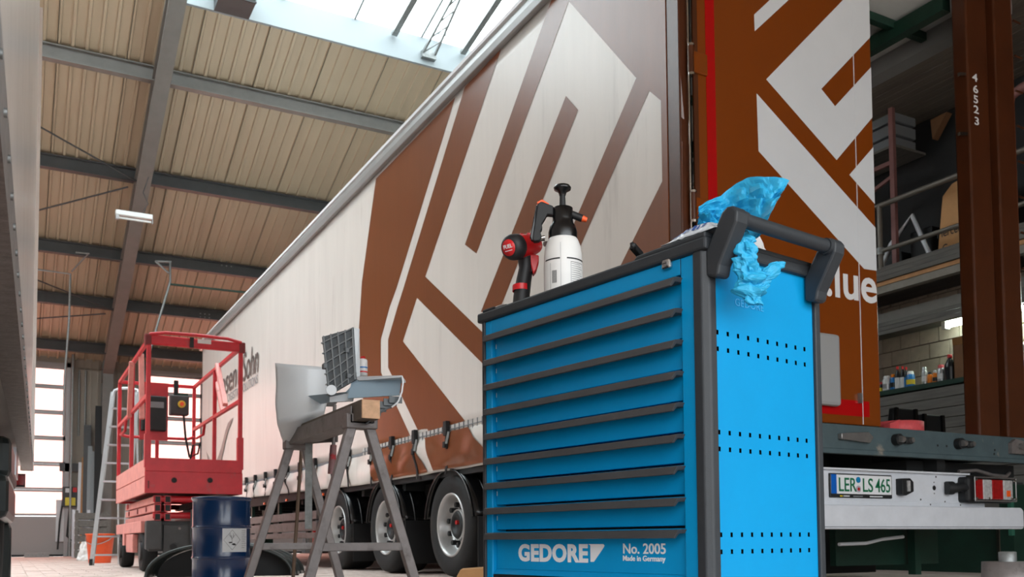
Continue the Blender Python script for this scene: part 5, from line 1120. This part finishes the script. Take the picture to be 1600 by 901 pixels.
for y in (yp, yp-3.2, yp+2.4): MB().cyl((XL+.03, y, f0-.02), (XL+.03, y, t0), .03, 10).build('railing_post', K['pipe'], RL); MB().lathe([(.045, -.04), (.045, .04)], (XL+.03, y, t1_), n=12).build('pipe_clamp', K['zinc'], RL)
# loft ceiling and back
MB().box((6.7, .4, 5.42), (HX1, 14, 5.46)).build('ceiling_loft', K['beamdark'], label='dark boarded ceiling over the storage loft', cat='ceiling', kind='structure')
lc = bpy.data.objects['ceiling_loft']
for k in range(26): MB().box((6.72+k*.118, .4, 5.40), (6.72+k*.118+.108, 14, 5.42)).build('ceiling_board', K['timber'], lc)
MB().box((HX1-.06, .5, f1+.07), (HX1-.002, 14, 5.395)).box((8.2, 13.9, f1+.07), (HX1-.06, 14, 5.395)).build('trim_5', K['chassis'], kind='structure', label='dark back panel of the storage loft', cat='panel')
# goods on the loft
fl_ = f1+.06
ya, yb = yat(1464, 385, 9.0), yat(1545, 380, 9.0); zt = ax(1500, 283, 0, 9.0).z
BXX = thing('cardboard_box', 'large tan cardboard box with black lettering on the loft', 'cardboard box', (9.25, (ya+yb)/2, fl_))
MB().prism([(8.98, ya, fl_), (8.98, yb, fl_), (8.98, yb, zt+.08), (8.98, ya-.22, zt), (8.98, ya-.1, zt-.1)], (.5, 0, 0)).build('box_body', K['card'], BXX, bevel=.01)
yt = yat(1470, 372, 8.97); zt1 = ax(1500, 358, 0, 8.97).z
text('Mercedes-Benz Original', .135, (8.974, ya-.02, zt1-.02), (0, -1, 0), (0, 0, 1), K['ink'], 'box_lettering', BXX, wide=.75)
text('Geprüfte Qualität', .135, (8.974, ya-.08, zt1-.2), (0, -1, 0), (0, 0, 1), K['ink'], 'box_lettering', BXX, wide=.75)
c = ax(1516, 311, 0, 8.97); MB().lathe([(.09, 0), (.09, .004), (.072, .004), (.072, 0)], (8.974, c.y, c.z), (-1, 0, 0), 28).build('box_emblem', K['ink'], BXX)
RK = thing('loft_rack', 'slim red-oxide steel rack frame on the loft', 'rack', (9.1, yat(1395, 380, 9.1), fl_))
yk = yat(1396, 300, 9.1); zt = ax(1393, 158, 0, 9.1).z
MB().box((9.08, yk-.03, fl_), (9.13, yk+.03, zt)).build('rack_post', K['pinkwood'], RK); MB().box((9.08, yk+.9, fl_), (9.13, yk+.96, zt)).build('rack_post', K['pinkwood'], RK)
for py in (158, 255): zz = ax(1390, py, 0, 9.1).z; MB().box((9.085, yk, zz-.025), (9.125, yk+.95, zz+.025)).build('rack_beam', K['pinkwood'], RK)
MB().bar((9.1, yk+.9, ax(1365, 320, 0, 9.1).z), (9.1, yk, ax(1395, 275, 0, 9.1).z), .03, .04).build('rack_brace', K['pinkwood'], RK); MB().box((9.13, yk-.0, ax(1390, 225, 0, 9.1).z-.03), (9.7, yk+.95, ax(1390, 225, 0, 9.1).z)).build('rack_shelf', K['board'], RK)
for n, py in enumerate((176, 192, 210)):
    c = ax(1372, py, 0, 9.3); zs0 = ax(1390, 225, 0, 9.1).z; MB().box((9.2, c.y-.3, zs0+.16*(2-n)), (9.6, c.y+.2-.08*n, zs0+.16*(2-n)+.13)).build('grey_case', K['inkgrey'], label=('topmost grey case on the loft rack', 'middle grey case of the stack on the loft rack', 'lowest grey case on the loft rack')[n], cat='case', group='cases on the loft rack', bevel=.01)
c = ax(1457, 195, 0, 9.5); MB().prism([(9.6, c.y+.1, c.z+.12), (9.6, c.y-.12, c.z+.13), (9.6, c.y+.08, c.z-.12)], (.1, 0, 0)).build('orange_sign', K['carddark'], label='small orange wedge hanging at the back of the loft', cat='wedge')
b = MB(); c = ax(1400, 330, 0, 9.3)
MB().tube([(9.2, c.y-.6, fl_+.03), (9.2, c.y-.3, fl_+.75), (9.2, c.y, fl_+.5), (9.2, c.y+.3, fl_+.03)], .03, 8).build('bent_pipe', K['alulight'], label='bent pale pipe lying among parts on the loft', cat='pipe')
for n, (px, w_, h_) in enumerate(((1404, .3, .42), (1452, .3, .6))):
    c = ax(px, 370, 0, 9.45); MB().box((9.3, c.y-w_/2, fl_), (9.65, c.y+w_/2, fl_+h_)).build('dark_case', K['blackmat'], label=('low dark case on the loft beside the rack', 'taller dark case on the loft beside the cardboard box')[n], cat='case', bevel=.02)
c = ax(1590, 190, 0, 8.9); CH = thing('bent_tube_frame', 'red-oxide bent tube frame right of the brown post', 'frame', (8.9, c.y, fl_))
zt = ax(1590, 140, 0, 8.9).z; MB().tube([(8.9, c.y+.1, fl_), (8.9, c.y+.1, zt-.15), (8.9, c.y+.06, zt-.04), (8.9, c.y-.06, zt), (8.9, c.y-.5, zt)], .05, 10).build('tube', K['pinkwood'], CH)
# goods on the trailer deck
def onr(px, py, y): return ax(px, py, 1, y)
a, c = onr(1391, 672, 4.15), onr(1444, 661, 4.15)
SR = thing('lashing_strap_roll', 'flat red lashing strap roll on the trailer deck', 'strap', ((a.x+c.x)/2, 4.2, .985)); r = (c.x-a.x)/2
MB().lathe([(0, .0), (r, .0), (r, c.z-.985), (r*.9, c.z-.985), (r*.9, .01), (0, .01)], ((a.x+c.x)/2, 4.2+r*.2, .986), n=32).build('strap_coil', K['pinkstrap'], SR); 
a = onr(1383, 665, 4.2); MB().prism([(a.x-.05, 4.12, .986), (a.x+.05, 4.12, .986), (a.x+.05, 4.12, 1.09), (a.x-.05, 4.12, 1.06)], (0, .05, 0)).build('strap_bundle', K['pinkstrap'], label='red strap end standing beside the brown door', cat='strap')
def seat(px0, px1, py, yv, label):
    a, c = onr(px0, py, yv), onr(px1, py, yv); g = thing('plastic_tray', label, 'tray', ((a.x+c.x)/2, yv, .985))
    MB().prism([(a.x-.03, yv, .986), (c.x+.02, yv, .986), (c.x, yv, a.z), (a.x+.02, yv, a.z+.0)], (0, .05, 0)).build('back', K['blackmat'], g, bevel=.01)
    for k in range(7): x = a.x+.04+(c.x-a.x-.08)*k/6; MB().box((x-.006, yv-.012, 1.0), (x+.006, yv, 1.0+(a.z-1)*.45)).build('fin', K['black'], g)
    MB().prism([(a.x, yv-.02, .986), (a.x+.03, yv-.02, .986), (a.x+.05, yv-.02, a.z), (a.x+.02, yv-.02, a.z)], (0, .02, 0)).build('frame', K['blackgloss'], g); MB().prism([(c.x-.03, yv-.02, .986), (c.x, yv-.02, .986), (c.x-.01, yv-.02, a.z), (c.x-.04, yv-.02, a.z)], (0, .02, 0)).build('frame', K['blackgloss'], g)
seat(1394, 1432, 636, 4.75, 'black plastic tray standing behind the red strap roll'); seat(1438, 1474, 646, 4.75, 'dark grey plastic tray right of the red strap roll')
# green stand and jack behind the bumper
a = ax(1590, 800, 1, 4.7); GP = thing('green_stand', 'dark green steel stand behind the tail lamp', 'stand', (a.x, 4.7, 0))
MB().box((a.x-.06, 4.7, 0), (a.x+.12, 4.82, .74)).build('upright', K['green'], GP); MB().box((a.x-.16, 4.72, .68), (a.x+.12, 4.8, .76)).build('head', K['liftgrey'], GP)
for z_ in (.38, .60): MB().box((a.x-.1, 4.69, z_-.06), (a.x-.06, 4.72, z_+.04)).build('hook', M('green_hook', (50,110,90), .5), GP)
c = fz(P(1575, 890, 4.3)); JK = thing('floor_jack', 'rusty round jack with a bright steel cap at lower right', 'jack', c)
zj = P(1575, 877, 4.3).z; MB().lathe([(0, 0), (.11, 0), (.115, zj*.4), (.11, zj), (0, zj)], c, n=24).build('jack_body', K['steeldull'], JK); zt = P(1575, 862, 4.3).z; MB().lathe([(.038, zj), (.038, zt), (.03, zt+.002), (0, zt+.002)], c, n=20).build('jack_cap', K['zinc'], JK)

GB = thing('added_bench', 'dark green low steel bench added to darken the view under the trailer', 'bench', (7.7, 8.5, 0))  # added bench, blocks the bright floor seen below the trailer
MB().box((7.35, 4.9, .46), (8.1, 12.9, .5)).build('bench_top', K['green'], GB)
for k in range(6): MB().box((7.37, 4.95+k*1.32, 0), (7.41, 4.95+k*1.32+1.3, .46)).build('bench_panel', K['green'], GB)
